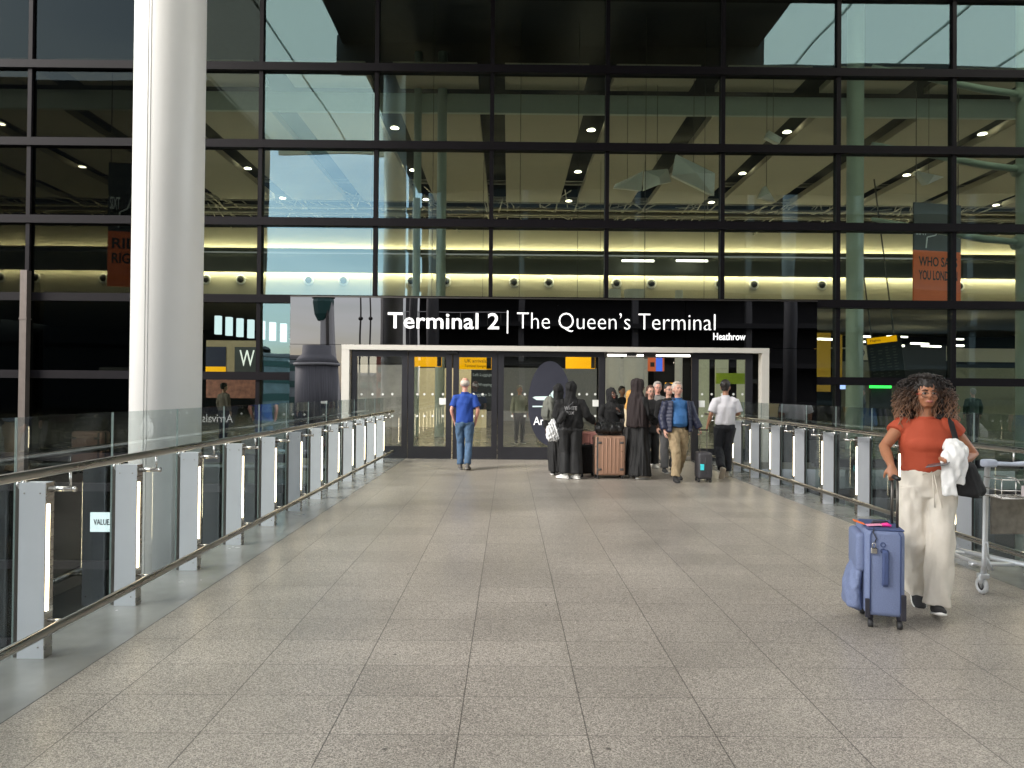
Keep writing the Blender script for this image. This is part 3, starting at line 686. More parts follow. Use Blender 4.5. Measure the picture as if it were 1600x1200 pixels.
text_mesh('lettering', 'W', w * .35, w * .95, h * .2, h * .7, -.022, M['text_white'], r)
shelf = slab('shop_shelves', 322, 405, 592, 622, 24, mat('shelf_stock', (.3, .12, .09), .6, var=.6, scale=6), 'shop shelves crowded with red and tan packets', 'shelf')
# hall furniture glow below for warmth
for (xa, xb, ya) in ((-18, -4, 22), (0, 8, 26), (12, 24, 24), (-14, -2, 31), (6, 20, 33)):
    pass

# fill lights added out of view to brighten the ceiling and hall
def fill_light(x, y, z, w=2.6, e=1):
    o = empty('fill_light', (x, y, z), 0, 'added fill bar, kept out of view, brightening the hall', 'lamp', 'added fill bars in the hall')
    MB().box(-w / 2, w / 2, -.08, .08, .061, .075).build('diffuser', M['fill_light'], o)
    MB().box(-w / 2 - .02, w / 2 + .02, -.1, .1, -.06, .06).box(-w / 2 - .02, w / 2 + .02, -.12, -.1, -.06, .16).box(-w / 2 - .02, w / 2 + .02, .1, .12, -.06, .16).build('housing', M['ink'], o)
M['fill_bar_glow'] = emis('fill_bar_glow', (1, .86, .62), 7)
M['fill_light'] = emis('fill_glow', (1, .9, .72), 8)
for x in (-16, -9, -2, 5, 12, 19, 26):
    fill_light(x, 27.5, 4.95); fill_light(x + 3, 37.5, 6.2)
for i, (x, y, z) in enumerate(((-3.2, 21, 3.05), (1.2, 22, 3.1), (5.0, 21.5, 3.1), (4.6, 29, 3.6), (-2, 29, 3.6))):  # fill bars added behind the header to brighten the doorway
    o = empty('fill_light_bar', (x, y, z), 0, 'added warm fill bar brightening the doorway, unseen behind the header', 'lamp', 'added fill bars behind the doors')
    MB().box(-1.1, 1.1, -.12, .12, -.02, 0).build('diffuser', M['fill_bar_glow'], o); MB().box(-1.12, 1.12, -.14, .14, .002, .08).build('housing', M['ink'], o)
    MB().tube((-.9, 0, .08), (-.9, 0, 10), .008, n=6).build('hanger', M['dark_steel'], o); MB().tube((.9, 0, .08), (.9, 0, 10), .008, n=6).build('hanger', M['dark_steel'], o)
for x, y in ((16, 31), (22.5, 29.5), (-13, 25), (11.5, 35)): fill_light(x, y, 2.1)
for x in (-8, 2, 12, 21, 30): fill_light(x, 46, 3.4); fill_light(x, 54, 3.4)

# faceted metal panels hanging in the hall
shard_m = mat('brushed_pale_metal', (.88, .92, .93), .35, .1, var=.15, scale=1.5)  # pale colour stands in for the sky the metal reflects
for _i, (_pts, _Y, _lb) in enumerate((
    ([(957, 296), (962, 287), (980, 276), (1003, 270), (1003, 297)], 23.2, 'left piece of the hanging pale metal slab'),
    ([(1006, 270), (1044, 263), (1052, 280), (1030, 290), (1006, 297)], 23.0, 'middle piece of the hanging pale metal slab'),
    ([(1054, 244), (1118, 270), (1120, 302), (1048, 277)], 22.6, 'longest grey metal slab hanging at a slant'),
    ([(1194, 218), (1203, 203), (1228, 210), (1214, 228)], 22.4, 'small bright metal shard near the downlight'),
    ([(1184, 311), (1197, 289), (1217, 311)], 23.4, 'small triangular metal shard, lowest of the group'),
    ([(1428, 270), (1450, 288), (1484, 272)], 22.8, 'triangular metal shard left of the far right mast'))):
    _P = [at(a, b, _Y) for a, b in _pts]; _c = sum(_P, Vector()) / len(_P); _n = len(_P); _q = MB()
    _f = [p - _c + Vector((0, .25 * (k % 3) - .2, 0)) for k, p in enumerate(_P)]; _b = [p * .94 + Vector((0, .30, .04)) for p in _f]
    _q.add(_f + _b + [Vector((0, -.22, 0))], [(k, (k + 1) % _n, 2 * _n) for k in range(_n)] + [tuple(range(2 * _n - 1, _n - 1, -1))] + [(k, (k + 1) % _n, (k + 1) % _n + _n, k + _n) for k in range(_n)])
    _o = _q.build('metal_panel', shard_m); _o.location = _c; tag(_o, _lb, 'hanging panel', 'faceted metal panels in the hall')
    MB().tube((0, .1, 0), (0, .1, ZC - _c.z + .6), .008, n=6).build('suspension_wire', M['dark_steel'], _o)
# ------------------------------------------------------------------ canopies overhead
def translucent(name, col, k):
    m = mat(name, col, .6, var=.08, scale=.3); n, l = m.node_tree.nodes, m.node_tree.links
    t = n.new('ShaderNodeBsdfTranslucent'); t.inputs[0].default_value = (*col, 1); x = n.new('ShaderNodeMixShader'); x.inputs[0].default_value = k
    o = [q for q in n if q.type == 'OUTPUT_MATERIAL'][0]; l.new(n['Principled BSDF'].outputs[0], x.inputs[1]); l.new(t.outputs[0], x.inputs[2]); l.new(x.outputs[0], o.inputs[0]); return m
M['roof_sheet'] = translucent('translucent_roof_sheet', (.84, .80, .68), .8)  # translucency added so sky light brightens the soffit and walkway
rc_ = MB().add([(-14.2, -10.5, 16), (31, -10.5, 16), (31, FY + .3, 16), (-14.2, FY + .3, 16)], [(0, 1, 2, 3)]); tag(rc_.build('roof_canopy', M['roof_sheet']), kind='structure')
tag(MB().box(-14.2, 31, -10.7, -10.5, 15.7, 16.3).build('canopy_edge', M['pale_green']), kind='structure')
tag(MB().box(-5.6, 31, -10.4, 5.9, 13.6, 13.9).build('reflection_blocker', M['ink']), kind='structure')  # unseen dark slab added to keep the bright soffit out of reflections
for k in range(11):
    tag(MB().box(-14 + k * 4.4, -13.95 + k * 4.4, -10.4, FY, 15.9, 15.99).build('canopy_rib', M['pale_green']), kind='structure')
can = empty('entrance_canopy', (1.3, 12, 12.2), 0, 'black canopy slab high over the entrance', 'canopy')
Tc = Matrix.Translation((-1.3, -12, -12.2))
MB().box(-5.6, 8.2, 9.0, FY - .1, 13.0, 13.3).build('deck', M['ink'], can, False, Tc)
MB().box(-5.8, 8.4, 8.4, 9.0, 12.2, 13.3).build('fascia', M['ink'], can, False, Tc)
# ------------------------------------------------------------------ surroundings behind the camera
cp = empty('car_park', (22, -40, -6), 0, 'dark multi storey car park behind the walkway', 'building')
Tp = Matrix.Translation((-22, 40, 6))
MB().box(-8.2, 85, -60, -33, -6, 26).build('core', M['dark_concrete'], cp, False, Tp)
for k in range(8): MB().box(-9.2, 86, -33, -30, -3 + k * 3.4, -2.6 + k * 3.4).build('deck', M['dark_concrete'], cp, False, Tp)
for k in range(6): MB().box(-9.1 + k * 10, -8.6 + k * 10, -31, -30.5, -6, 24).build('pillar', M['concrete'], cp, False, Tp)
for k in range(3):
    m_ = MB()
    for q in range(8): m_.tube((-9.1 + q * 1.2, -29.9, .9 + k * 3.4 + 3), (-9.1 + q * 1.2, -29.9, 2 + k * 3.4 + 3), .03, n=6)
    m_.tube((-9.1, -29.9, 2 + k * 3.4 + 3), (0, -29.9, 2 + k * 3.4 + 3), .04, n=6); m_.build('parapet_rail', M['bright_steel'], cp, False, Tp)
wing = empty('terminal_wing', (-26, -9, -6), 0, 'dark wing of the terminal beyond the left side of the walkway', 'building')
Tw = Matrix.Translation((26, 9, 6))
MB().box(-34, -15.9, -14, -10, -6, 20).build('wall', M['ink'], wing, False, Tw)
for k in range(5): MB().box(-34, -15.9, -9.99, -9.9, -4 + k * 4, -3.8 + k * 4).build('ledge', M['mullion'], wing, False, Tw)
for (x, y, r_) in ((-5.4, -18, .42), (-7.0, -20, .3), (19.8, -18, .42)):
    round_column(x, y, r_, 'grey round column behind the camera, ' + {-5.4: 'nearest the walkway', -7.0: 'slimmer one by the car park corner', 19.8: 'far off on the right'}[x], 15.9, 'column_grey')
def refl(px_, py_, dist):   # a place seen mirrored in the facade
    a = at(px_, py_, FY); k = dist / FY
    return Vector((a.x * k, 2 * FY - dist, EYE + (a.z - EYE) * k))
D_ = 190
t0 = refl(510, 600, D_); s_ = D_ / FPX
tw = empty('control_tower', (t0.x, t0.y, -6), 0, 'slim concrete control tower with a green glazed cab far behind', 'tower')
zt_ = (Z_at(470, D_, 800)) ; h_ = zt_ + 6
MB().loft([(2.2, 0, 0), (.6, 0, h_ * .55), (.2, 0, h_ - 1.2)], [(3.4, 2.4), (2.6, 2), (2.1, 1.6)], 4, ref=(1, 0, 0), rot=R(45)).build('shaft', mat('pale_concrete', (.8, .78, .74), .7), tw)
MB().loft([(1.4, 1.8, 0), (.6, 1.4, h_ * .9)], [.5, .4], 8).build('lift_rail', M['dark_steel'], tw)
MB().loft([(-1, 0, h_ - 5.6), (-1, 0, h_ - 4), (-1, 0, h_ - 1), (-1, 0, h_)], [1.4, 2.4, 3.0, 2.8], 10).build('cab', M['green_metal'], tw)
MB().loft([(-1, 0, h_), (-1, 0, h_ + .6)], [3.2, 3.0], 10).build('cab_roof', M['dark_concrete'], tw)
for px_ in (562, 577):
    q = refl(px_, 600, 95); o = empty('lamp_mast', (q.x, q.y, -6), 0, 'tall thin lighting mast far behind, ' + ('nearer the tower' if px_ == 562 else 'nearer the brick block'), 'mast', 'lighting masts')
    MB().loft([(0, 0, 0), (0, 0, 20)], [.16, .1], 8).build('pole', M['dark_steel'], o); MB().ell((0, 0, 13), (.35, .35, .3)).ell((0, 0, 17), (.3, .3, .25)).build('lamp_head', M['dark_steel'], o)
q = refl(495, 600, 120); o = empty('round_building', (q.x, q.y, -6), 0, 'round low building with a curved dark roof and pale rim', 'building')
MB().loft([(0, 0, 0), (0, 0, 11.6)], [3.7, 3.7], 40).build('wall', mat('ribbed_wall', (.26, .26, .27), .5, var=.5, scale=2, stretch=(4, 4, .1)), o, True)
MB().loft([(0, 0, 11.6), (0, 0, 12.0)], [3.95, 4.05], 40).build('rim', M['white_paint'], o, True)
MB().loft([(0, 0, 12.0), (0, 0, 13.0), (0, 0, 13.5), (0, 0, 15)], [3.9, 3.2, 2.6, 2.5], 40).build('roof', mat('roof_grey', (.3, .3, .31), .6), o, True)
for (p0_, p1_, pt, dd, mt_, lb) in ((590, 612, 552, 140, M['brick'], 'red brick block far behind the walkway'), (535, 585, 588, 150, M['concrete'], 'long pale roofed block beside the brick block'), (405, 470, 560, 130, mat('glassy_block', (.35, .42, .42), .4, var=.5, scale=.5), 'pale glazed office block far behind'), (330, 410, 545, 170, M['concrete'], 'grey hangar block far behind')):
    a, b = refl(p0_, pt, dd), refl(p1_, pt, dd); o = empty('far_building', ((a.x + b.x) / 2, a.y, -6), 0, lb, 'building'); w = (b.x - a.x) / 2; h_ = a.z + 6
    MB().box(-w, w, -8, 0, 0, h_).build('wall', mt_, o); MB().loft([(-w, -4, h_), (w, -4, h_)], [(4.2, .9)] * 2, 12, ref=(0, 1, 0)).build('roof', M['concrete'], o)
    m_ = MB()
    for z in range(2, int(h_) - 1, 3): m_.box(-w + .3, w - .3, .0, .06, z, z + 1.2)
    m_.build('window', M['green_metal'], o)
# white vans and cars on the lower road
def vehicle(x, y, rz, colr, label, van=False):
    o = empty('parked_van' if van else 'parked_car', (x, y, -6), rz, label, 'van' if van else 'car', 'vehicles on the lower road')
    L_, H = (5.2, 2.2) if van else (4.4, 1.45); b = MB()
    b.rbox(-L_ / 2, L_ / 2, -.9, .9, .35, H * .55, .15); b.rbox(-L_ / 2 + (.1 if van else .9), L_ / 2 - (1.1 if van else 1.2), -.8, .8, H * .5, H, .2); b.build('body', mat('car_paint', colr, .3, coat=.5), o, True)
    MB().box(-L_ / 2 + (.8 if van else 1.1), L_ / 2 - 1.4, -.82, .82, H * .58, H * .88).build('window', M['black'], o)
    for sx in (-1, 1):
        for sy in (-1, 1): MB().loft([(sx * L_ * .3, sy * .72, .33), (sx * L_ * .3, sy * .92, .33)], [.33, .33], 16).build('wheel', M['rubber'], o)
for i, (x, y, rz, c_, v_) in enumerate(((-18, -30, .1, (.7, .7, .7), True), (-24, -38, .2, (.5, .52, .55), False), (-14, -45, 0, (.75, .75, .75), True), (-30, -28, .3, (.1, .12, .3), False), (-21, -55, 0, (.6, .1, .08), False))):
    vehicle(x, y, rz, c_, ('white van', 'silver car', 'second white van farther along', 'dark blue car', 'red car')[i] + ' on the lower road behind the walkway', v_)

# ------------------------------------------------------------------ people
def rotm(rx=0, ry=0, rz=0, piv=(0, 0, 0)):
    P = Matrix.Translation(piv); return P @ Matrix.Rotation(rz, 4, 'Z') @ Matrix.Rotation(rx, 4, 'X') @ Matrix.Rotation(ry, 4, 'Y') @ P.inverted()
def skin_mat(name, c):
    m = mat(name, c, .5, var=.08, scale=14); b = m.node_tree.nodes['Principled BSDF']
    b.inputs['Subsurface Weight'].default_value = .08; b.inputs['Subsurface Radius'].default_value = (.02, .008, .004); b.inputs['Subsurface Scale'].default_value = .5
    return m
SK = {'pale': skin_mat('skin_pale', (.58, .33, .25)), 'pink': skin_mat('skin_pink', (.62, .31, .24)), 'brown': skin_mat('skin_brown', (.30, .13, .07)), 'tan': skin_mat('skin_tan', (.40, .20, .12)), 'dark': skin_mat('skin_dark', (.12, .05, .03)), 'mid': skin_mat('skin_mid', (.36, .155, .082))}
M['eye_white'] = mat('eye_white', (.45, .42, .39), .25, var=.02); M['iris'] = mat('iris', (.03, .018, .012), .15); M['lip'] = mat('lips', (.38, .13, .11), .4)
M['sole'] = mat('white_sole', (.75, .74, .71), .5)

def hand(m, wr, d, pn, curl=.35, s=1, side=1, thumb=.6):
    """wr wrist, d pointing direction, pn palm normal, side: +1 thumb towards +w"""
    d = Vector(d).normalized(); pn = Vector(pn); pn = (pn - d * pn.dot(d)).normalized(); w = d.cross(pn).normalized() * side
    wr = Vector(wr)
    m.loft([wr - d * .01, wr + d * .025 * s, wr + d * .06 * s, wr + d * .088 * s], [(.026 * s, .019 * s), (.034 * s, .019 * s), (.041 * s, .017 * s), (.038 * s, .014 * s)], 12, ref=w)
    for k, (off, ln, da) in enumerate(((.030, .072, .0), (.010, .080, .1), (-.011, .074, .2), (-.031, .058, .3))):
        p = wr + d * (.080 * s) + w * off * s; dirv = d + w * off * 1.2; dirv.normalize()
        pts = [p - dirv * .015, p]; a = 0; c_ = curl + da * .5 * curl
        for seg in (.45, .31, .24):
            a += c_; v = dirv * math.cos(a) + pn * math.sin(a); p = p + v * ln * seg * s; pts.append(p.copy())
        m.loft(pts, [.0095 * s, .0095 * s, .0088 * s, .008 * s, .0062 * s], 8, ref=w)
    p = wr + d * .022 * s + w * .026 * s; t1 = (d * .65 + w * .75 + pn * thumb * .5).normalized(); t2 = (d * .9 + w * .3 + pn * thumb).normalized()
    m.loft([p - t1 * .01, p + t1 * .03 * s, p + t1 * .038 * s + t2 * .026 * s, p + t1 * .038 * s + t2 * .046 * s], [.015 * s, .012 * s, .0105 * s, .007 * s], 8, ref=pn)

def shoe(m, ank, yaw, pitch=0, sz=1, sole=False):
    """foot pointing to -Y then turned by yaw and pitched about the ball of the foot"""
    a = Vector(ank); T = Matrix.Translation(a) @ Matrix.Rotation(yaw, 4, 'Z') @ Matrix.Rotation(pitch, 4, 'X')
    q = MB()
    if not sole:
        q.loft([(0, .075, -.045), (0, .06, -.045), (0, .02, -.035), (0, -.05, -.038), (0, -.12, -.05), (0, -.175, -.055), (0, -.195, -.058)],
               [(.022, .02), (.036, .034), (.041, .044), (.044, .040), (.05, .028), (.042, .020), (.02, .01)], 14, ref=(1, 0, 0))
        q.loft([(0, .01, -.04), (0, .01, .04)], [(.04, .05), (.038, .046)], 12, ref=(1, 0, 0))
    else:
        q.loft([(0, .088, -.070), (0, .06, -.070), (0, 0, -.070), (0, -.1, -.070), (0, -.16, -.070), (0, -.205, -.068)], [(.02, .011), (.039, .013), (.04, .013), (.052, .013), (.046, .013), (.02, .01)], 14, ref=(1, 0, 0))
    q.v = [tuple(Vector(v) * sz) for v in q.v]; q.xf(T); m.add(q.v, q.f)

def person(name_label, loc, rz, h, skin='pale', **k):
    """figure facing -Y before the turn; every joint given for a 1.75 m figure"""
    G = k.get; root = empty('person', loc, rz, name_label, 'person', G('group'), h / 1.75)
    S = SK[skin]; HS = Matrix.Translation((0, 0, 1.53)) @ Matrix.Scale(G('hs', 1.08), 4) @ Matrix.Translation((0, 0, -1.53)); vox = G('vox', .011); girl = G('female', False); seed = int(loc[0] * 10 + loc[1] * 7)
    sw_ = G('sw', .165 if girl else .185); wd = G('wd', 1.0)
    HM = rotm(G('hp', 0), G('hr', 0), G('hy', 0), (0, .01, 1.53)) ; ho = Matrix.Translation(G('hoff', (0, 0, 0)))
    HM = ho @ HM @ HS
    arms = {1: G('la', ((sw_ + .05, .03, 1.14), (sw_ + .06, -.03, .90))), -1: G('ra', ((-sw_ - .05, .03, 1.14), (-sw_ - .06, -.03, .90)))}
    legs = {1: G('ll', ((.09, .0, .93), (.10, -.01, .50), (.10, .03, .085))), -1: G('rl', ((-.09, .0, .93), (-.10, -.01, .50), (-.10, .03, .085)))}
    hands = {1: G('lh', {}), -1: G('rh', {})}; feet = {1: G('lf', (R(8), 0)), -1: G('rf', (R(-8), 0))}
    # --- body (one continuous surface)
    b = MB(); hd = MB()
    hd.ell((0, .012, 1.655), (.075, .094, .092), 18, 12); hd.ell((0, -.028, 1.612), (.060, .066, .085), 18, 12)
    hd.loft([(0, -.03, 1.60), (0, -.05, 1.56), (0, -.062, 1.536)], [(.060, .055), (.046, .042), (.026, .022)], 14, ref=(1, 0, 0))
    hd.loft([(0, -.088, 1.645), (0, -.106, 1.610), (0, -.096, 1.598)], [(.008, .008), (.015, .012), (.014, .008)], 8, ref=(1, 0, 0))
    hd.ell((0, -.088, 1.572), (.024, .012, .012), 10, 6); hd.ell((0, -.085, 1.655), (.052, .012, .008), 10, 6)
    for sx in (-1, 1): hd.ell((sx * .077, .012, 1.615), (.010, .02, .032), 8, 6); hd.ell((sx * .038, -.068, 1.600), (.022, .02, .02), 8, 6)
    hd.xf(HM); b.add(hd.v, hd.f)
    nk = HM @ Vector((0, 0, 1.58))
    b.loft([(0, .015, 1.42), (0, .012, 1.48), nk], [(.075, .07), (.052, .054), (.050, .054)], 14, ref=(1, 0, 0))
    b.loft([(0, 0, .88), (0, 0, 1.0), (0, .0, 1.12), (0, -.005, 1.28), (0, .005, 1.38), (0, .01, 1.45)], [(.145 * wd, .10), (.14 * wd, .095), (.125 * wd, .088 * wd), (.15 * wd, .10), (sw_ - .02, .085), (.075, .06)], 18, ref=(1, 0, 0))
    for sd_ in (1, -1):
        el, wr = Vector(arms[sd_][0]), Vector(arms[sd_][1]); sh = Vector((sd_ * (sw_ - .008), .01, 1.378)); ar = G('ar', 1.0)
        mid = sh.lerp(el, .45); mf = el.lerp(wr, .35)
        b.loft([Vector((sd_ * (sw_ - .06), .01, 1.37)), sh, mid, el, mf, wr], [.055 * ar, .052 * ar, .044 * ar, .037 * ar, .037 * ar, .024], 12)
        hk = dict(d=(wr - el), pn=(-sd_, 0, 0), curl=.35, side=-sd_ if True else 1, s=.95 if girl else 1.03); hk.update(hands[sd_]); hand(b, wr, **hk)
        hp_, kn, an = (Vector(v) for v in legs[sd_])
        b.loft([hp_, hp_.lerp(kn, .4), kn, kn.lerp(an, .35), an], [(.085, .085), (.07, .072), (.052, .054), (.050, .054), (.034, .036)], 12, ref=(1, 0, 0))
        b.loft([an + Vector((0, 0, .02)), an + Vector((0, -.02, -.03))], [.03, .03], 8)
    b.remesh('body', S, root, vox, 3)
    # --- eyes, lips, brows
    if not G('noface'):
        for sx in (-1, 1):
            e = MB().ell((sx * .029, -.083, 1.632), (.0155, .011, .009), 10, 8).xf(HM).build('eye', M['eye_white'], root, True)
            MB().ell((sx * .029, -.0915, 1.632), (.007, .004, .0075), 10, 8).xf(HM).build('iris', M['iris'], e, True)
            MB().loft([(sx * .013, -.097, 1.650), (sx * .030, -.096, 1.656), (sx * .047, -.082, 1.650)], [(.0035, .0025), (.004, .003), (.002, .002)], 8, ref=(0, 0, 1)).xf(HM).build('eyebrow', G('brow', G('hair_m', M['iris'])), root, True)
        MB().loft([(-.024, -.090, 1.573), (-.01, -.102, 1.576), (0, -.103, 1.574), (.01, -.102, 1.576), (.024, -.090, 1.573)], [(.002, .002), (.007, .004), (.007, .004), (.007, .004), (.002, .002)], 8, ref=(0, 0, 1)).xf(HM).build('lips', G('lip', M['lip']), root, True)
    if G('glasses'):
        g = MB()
        for sx in (-1, 1):
            g.loft([(sx * .029 + .022 * math.cos(a_), -.107, 1.630 + .016 * math.sin(a_)) for a_ in [i * math.pi / 8 for i in range(17)]], [.0018] * 17, 6, ref=(0, 1, 0))
            g.tube((sx * .05, -.105, 1.634), (sx * .078, .01, 1.632), .0022, n=6)
        g.tube((-.008, -.108, 1.632), (.008, -.108, 1.632), .002, n=6); g.xf(HM); g.build('glasses', k['glasses'], root)
    # --- hair
    hm = G('hair_m')
    if G('hair') == 'short':
        q = MB(); q.ell((0, .024, 1.672), (.083, .096, .092), 18, 12); q.ell((0, -.03, 1.727), (.06, .045, .022), 12, 8)
        q.loft([(0, .06, 1.64), (0, .065, 1.57)], [(.07, .05), (.055, .035)], 12, ref=(1, 0, 0)); q.xf(HM); q.remesh('hair', hm, root, .008, 2, (.007, 40, 40), seed)
    elif G('hair') == 'balding':
        q = MB(); q.ell((0, .036, 1.650), (.084, .086, .066), 18, 12); q.xf(HM); q.remesh('hair', hm, root, .008, 2, (.003, 50, 50), seed)
    elif G('hair') == 'long':
        q = MB(); q.ell((0, .026, 1.672), (.084, .094, .092), 18, 12); q.loft([(0, .05, 1.66), (0, .06, 1.55), (0, .07, 1.40)], [(.088, .05), (.10, .05), (.09, .035)], 14, ref=(1, 0, 0)); q.xf(HM); q.remesh('hair', hm, root, .009, 2, (.010, 40, 8), seed)
    elif G('hair') == 'hijab':
        q = MB(); q.ell((0, .028, 1.665), (.098, .108, .108), 20, 14); hh_ = MB()
        q.loft([(0, .045, 1.66), (0, .035, 1.56), (0, .02, 1.50)], [(.096, .075), (.088, .072), (.09, .085)], 18, ref=(1, 0, 0)); q.loft([(-.07, -.045, 1.62), (-.05, -.07, 1.53), (0, -.078, 1.505), (.05, -.07, 1.53), (.07, -.045, 1.62)], [.03, .03, .032, .03, .03], 10, ref=(0, 1, 0)); q.xf(HM)
        dz = G('drape', 1.25)
        q.loft([(0, .012, 1.52), (0, .01, 1.45), (0, .0, 1.38), (0, 0, dz)], [(.085, .085), (.13, .105), (sw_ + .015, .125), (sw_ + .01, .14)], 22, ref=(1, 0, 0))
        q.remesh('headscarf', hm, root, .010, 2, (.016, 14, 7), seed)
    # --- clothes
    t = G('top')
    if t:
        q = MB(); bl = t.get('belly', .0); z0 = t.get('z0', .93); lo = t.get('loose', .0)
        q.loft([(0, 0, z0), (0, 0, z0 + .03), (0, -bl * .5, 1.06), (0, -bl * .4, 1.16), (0, -.005, 1.28), (0, .0, 1.36), (0, .008, 1.43), (0, .012, t.get('neck', 1.475))],
               [(.150 * wd + lo, .108 + lo + bl * .4), (.158 * wd + lo, .116 + lo + bl * .5), (.148 * wd + lo, .112 * wd + lo + bl), (.148 * wd + lo, .110 * wd + lo + bl * .8), (.168 * wd + lo, .122 + lo * .7), (sw_ - .002 + lo * .5, .112), (sw_ - .055, .09), (.068, .064)], 26, ref=(1, 0, 0))
        if t.get('bust'):
            q.ell((0, -.070, 1.255), (.145, .072, .085), 18, 12)
        sl = t.get('sleeve', .35)
        for sd_ in (1, -1):
            el, wr = Vector(arms[sd_][0]), Vector(arms[sd_][1]); sh = Vector((sd_ * (sw_ - .008), .01, 1.375)); r_ = t.get('sr', .062)
            if sl <= 1: end = sh.lerp(el, sl); pts = [Vector((sd_ * (sw_ - .07), .01, 1.375)), sh, sh.lerp(end, .5), end]; rr = [r_ * 1.15, r_ * 1.08, r_, r_ * t.get('cuff', .98)]
            else: end = el.lerp(wr, sl - 1); pts = [Vector((sd_ * (sw_ - .07), .01, 1.375)), sh, sh.lerp(el, .5), el, el.lerp(end, .5), end]; rr = [r_ * 1.15, r_ * 1.1, r_, r_ * .86, r_ * .8, r_ * t.get('cuff', .68)]
            q.loft(pts, rr, 14)
        c_ = q.remesh(t.get('name', 'shirt'), t['m'], root, vox, 3, t.get('fold', (.010, 7, 6)), seed)
        if t.get('collar'):
            MB().torus((0, .008, t.get('neck', 1.475) + .003), .062, .013, 'Z', 20, 8).xf(HM if False else Matrix()).build('collar', t['m'], c_, True)
    p_ = G('pants')
    if p_:
        q = MB(); z1 = p_.get('z1', 1.0); lo = p_.get('loose', 0)
        q.loft([(0, .0, z1), (0, .0, .95), (0, .01, .88), (0, .01, .83)], [(.140 * wd + lo, .104 + lo), (.160 * wd + lo, .118 + lo), (.165 * wd + lo, .122 + lo), (.12, .09)], 24, ref=(1, 0, 0))
        for sd_ in (1, -1):
            hp_, kn, an = (Vector(v) for v in legs[sd_]); r1, r2, r3 = p_.get('r', (.098, .072, .06)); end = kn.lerp(an, p_.get('len', .96))
            q.loft([hp_ + Vector((0, .005, -.02)), hp_.lerp(kn, .35), kn, kn.lerp(end, .5), end], [(r1, r1 * 1.08), (r1 * .95, r1), (r2, r2 * 1.05), ((r2 + r3) / 2, (r2 + r3) / 2 * 1.05), (r3, r3 * 1.1)], 16, ref=(1, 0, 0))
        q.remesh(p_.get('name', 'trousers'), p_['m'], root, vox, 2, p_.get('fold', (.012, 9, 7)), seed + 1)
        if p_.get('belt'): MB().loft([(0, 0, z1 - .045), (0, 0, z1 - .01)], [(.152 * wd + lo, .118 + lo)] * 2, 30, ref=(1, 0, 0)).build('belt', p_['belt'], root, True)
    r = G('robe')
    if r:
        q = MB(); w_ = r.get('w', .25)
        q.loft([(0, 0, r.get('z0', .06)), (0, 0, .1), (0, 0, .5), (0, 0, .95), (0, 0, 1.25), (0, 0, 1.38), (0, .01, 1.44), (0, .01, 1.475)], [(w_, w_ * .75), (w_, w_ * .75), (.5 * w_ + .105, .165), (.175, .14), (.175, .125), (sw_ + .005, .11), (sw_ - .035, .09), (.065, .062)], 28, ref=(1, 0, 0))
        for sd_ in (1, -1):
            el, wr = Vector(arms[sd_][0]), Vector(arms[sd_][1]); sh = Vector((sd_ * sw_, .01, 1.395))
            q.loft([Vector((sd_ * (sw_ - .07), .01, 1.375)), sh, sh.lerp(el, .5), el, el.lerp(wr, .9)], [.07, .066, .062, .06, .062], 14)
        q.remesh('robe', r['m'], root, vox, 2, (.035, 12, 1.2), seed)
    v = G('veil')
    if v:
        q = MB(); q.ell((0, .03, 1.665), (.105, .115, .115), 20, 14)
        q.loft([(0, .05, 1.66), (0, .04, 1.52), (0, .03, 1.40), (0, .03, 1.1), (0, .03, v.get('z', .85))], [(.10, .085), (.105, .09), (.19, .13), (.215, .165), (.225, .17)], 24, ref=(1, 0, 0))
        q.remesh('veil', v['m'], root, .011, 2, (.030, 15, 1.6), seed)
    if G('shoes'):
        for sd_ in (1, -1):
            an = Vector(legs[sd_][2]); yw, pt = feet[sd_]
            q = MB(); shoe(q, an, yw, pt); s1 = q.remesh('shoe', k['shoes'], root, .009, 2)
            q = MB(); shoe(q, an, yw, pt, sole=True); q.build('sole', G('sole', M['sole']), s1, True)
    return root

cloth = lambda n, c, r=.85, v=.10, bump=.3, sc=60, **kk: mat(n, c, r, var=v, scale=sc, bump=bump, **kk)
blackc = cloth('black_cloth', (.006, .006, .007)); blackc2 = cloth('black_robe_cloth', (.005, .005, .006), .7); brownv = cloth('dark_brown_veil', (.022, .014, .015))
hair_dark = cloth('dark_hair', (.012, .009, .007), .45, .3, .6, 90, stretch=(3, 3, .4)) if False else mat('dark_hair', (.014, .010, .008), .45, var=.3, scale=40, bump=.6)
hair_grey = mat('grey_hair', (.34, .31, .29), .55, var=.25, scale=40, bump=.5); hair_fair = mat('white_hair', (.55, .48, .42), .6, var=.15, scale=40, bump=.4)
denim = cloth('blue_denim', (.055, .11, .20), .8, .35, .3, 14); GRP = 'people at the doors'

# man walking in, seen from behind (turned away: faces +Y)
person('bald man in a royal blue T-shirt and jeans walking towards the doors', (-.86, 14.0, 0), R(178), 1.79, 'pink', hair='balding', hair_m=hair_fair, noface=True,
       top=dict(m=cloth('royal_blue_tshirt', (.012, .055, .30)), sleeve=.72, loose=.018, sr=.072, z0=.90, collar=True, fold=(.014, 6, 5)), pants=dict(m=denim, r=(.098, .074, .066), loose=.0, z1=.97),
       la=((.255, .03, 1.14), (.205, -.06, .92)), ra=((-.255, .03, 1.14), (-.205, -.06, .92)), ll=((.09, 0, .93), (.085, -.06, .50), (.075, .02, .085)), rl=((-.09, 0, .93), (-.085, .02, .50), (-.075, .16, .10)), rf=(R(-5), R(12)),
       shoes=mat('grey_shoes', (.10, .09, .085), .6), sole=mat('grey_sole', (.25, .24, .23), .6))
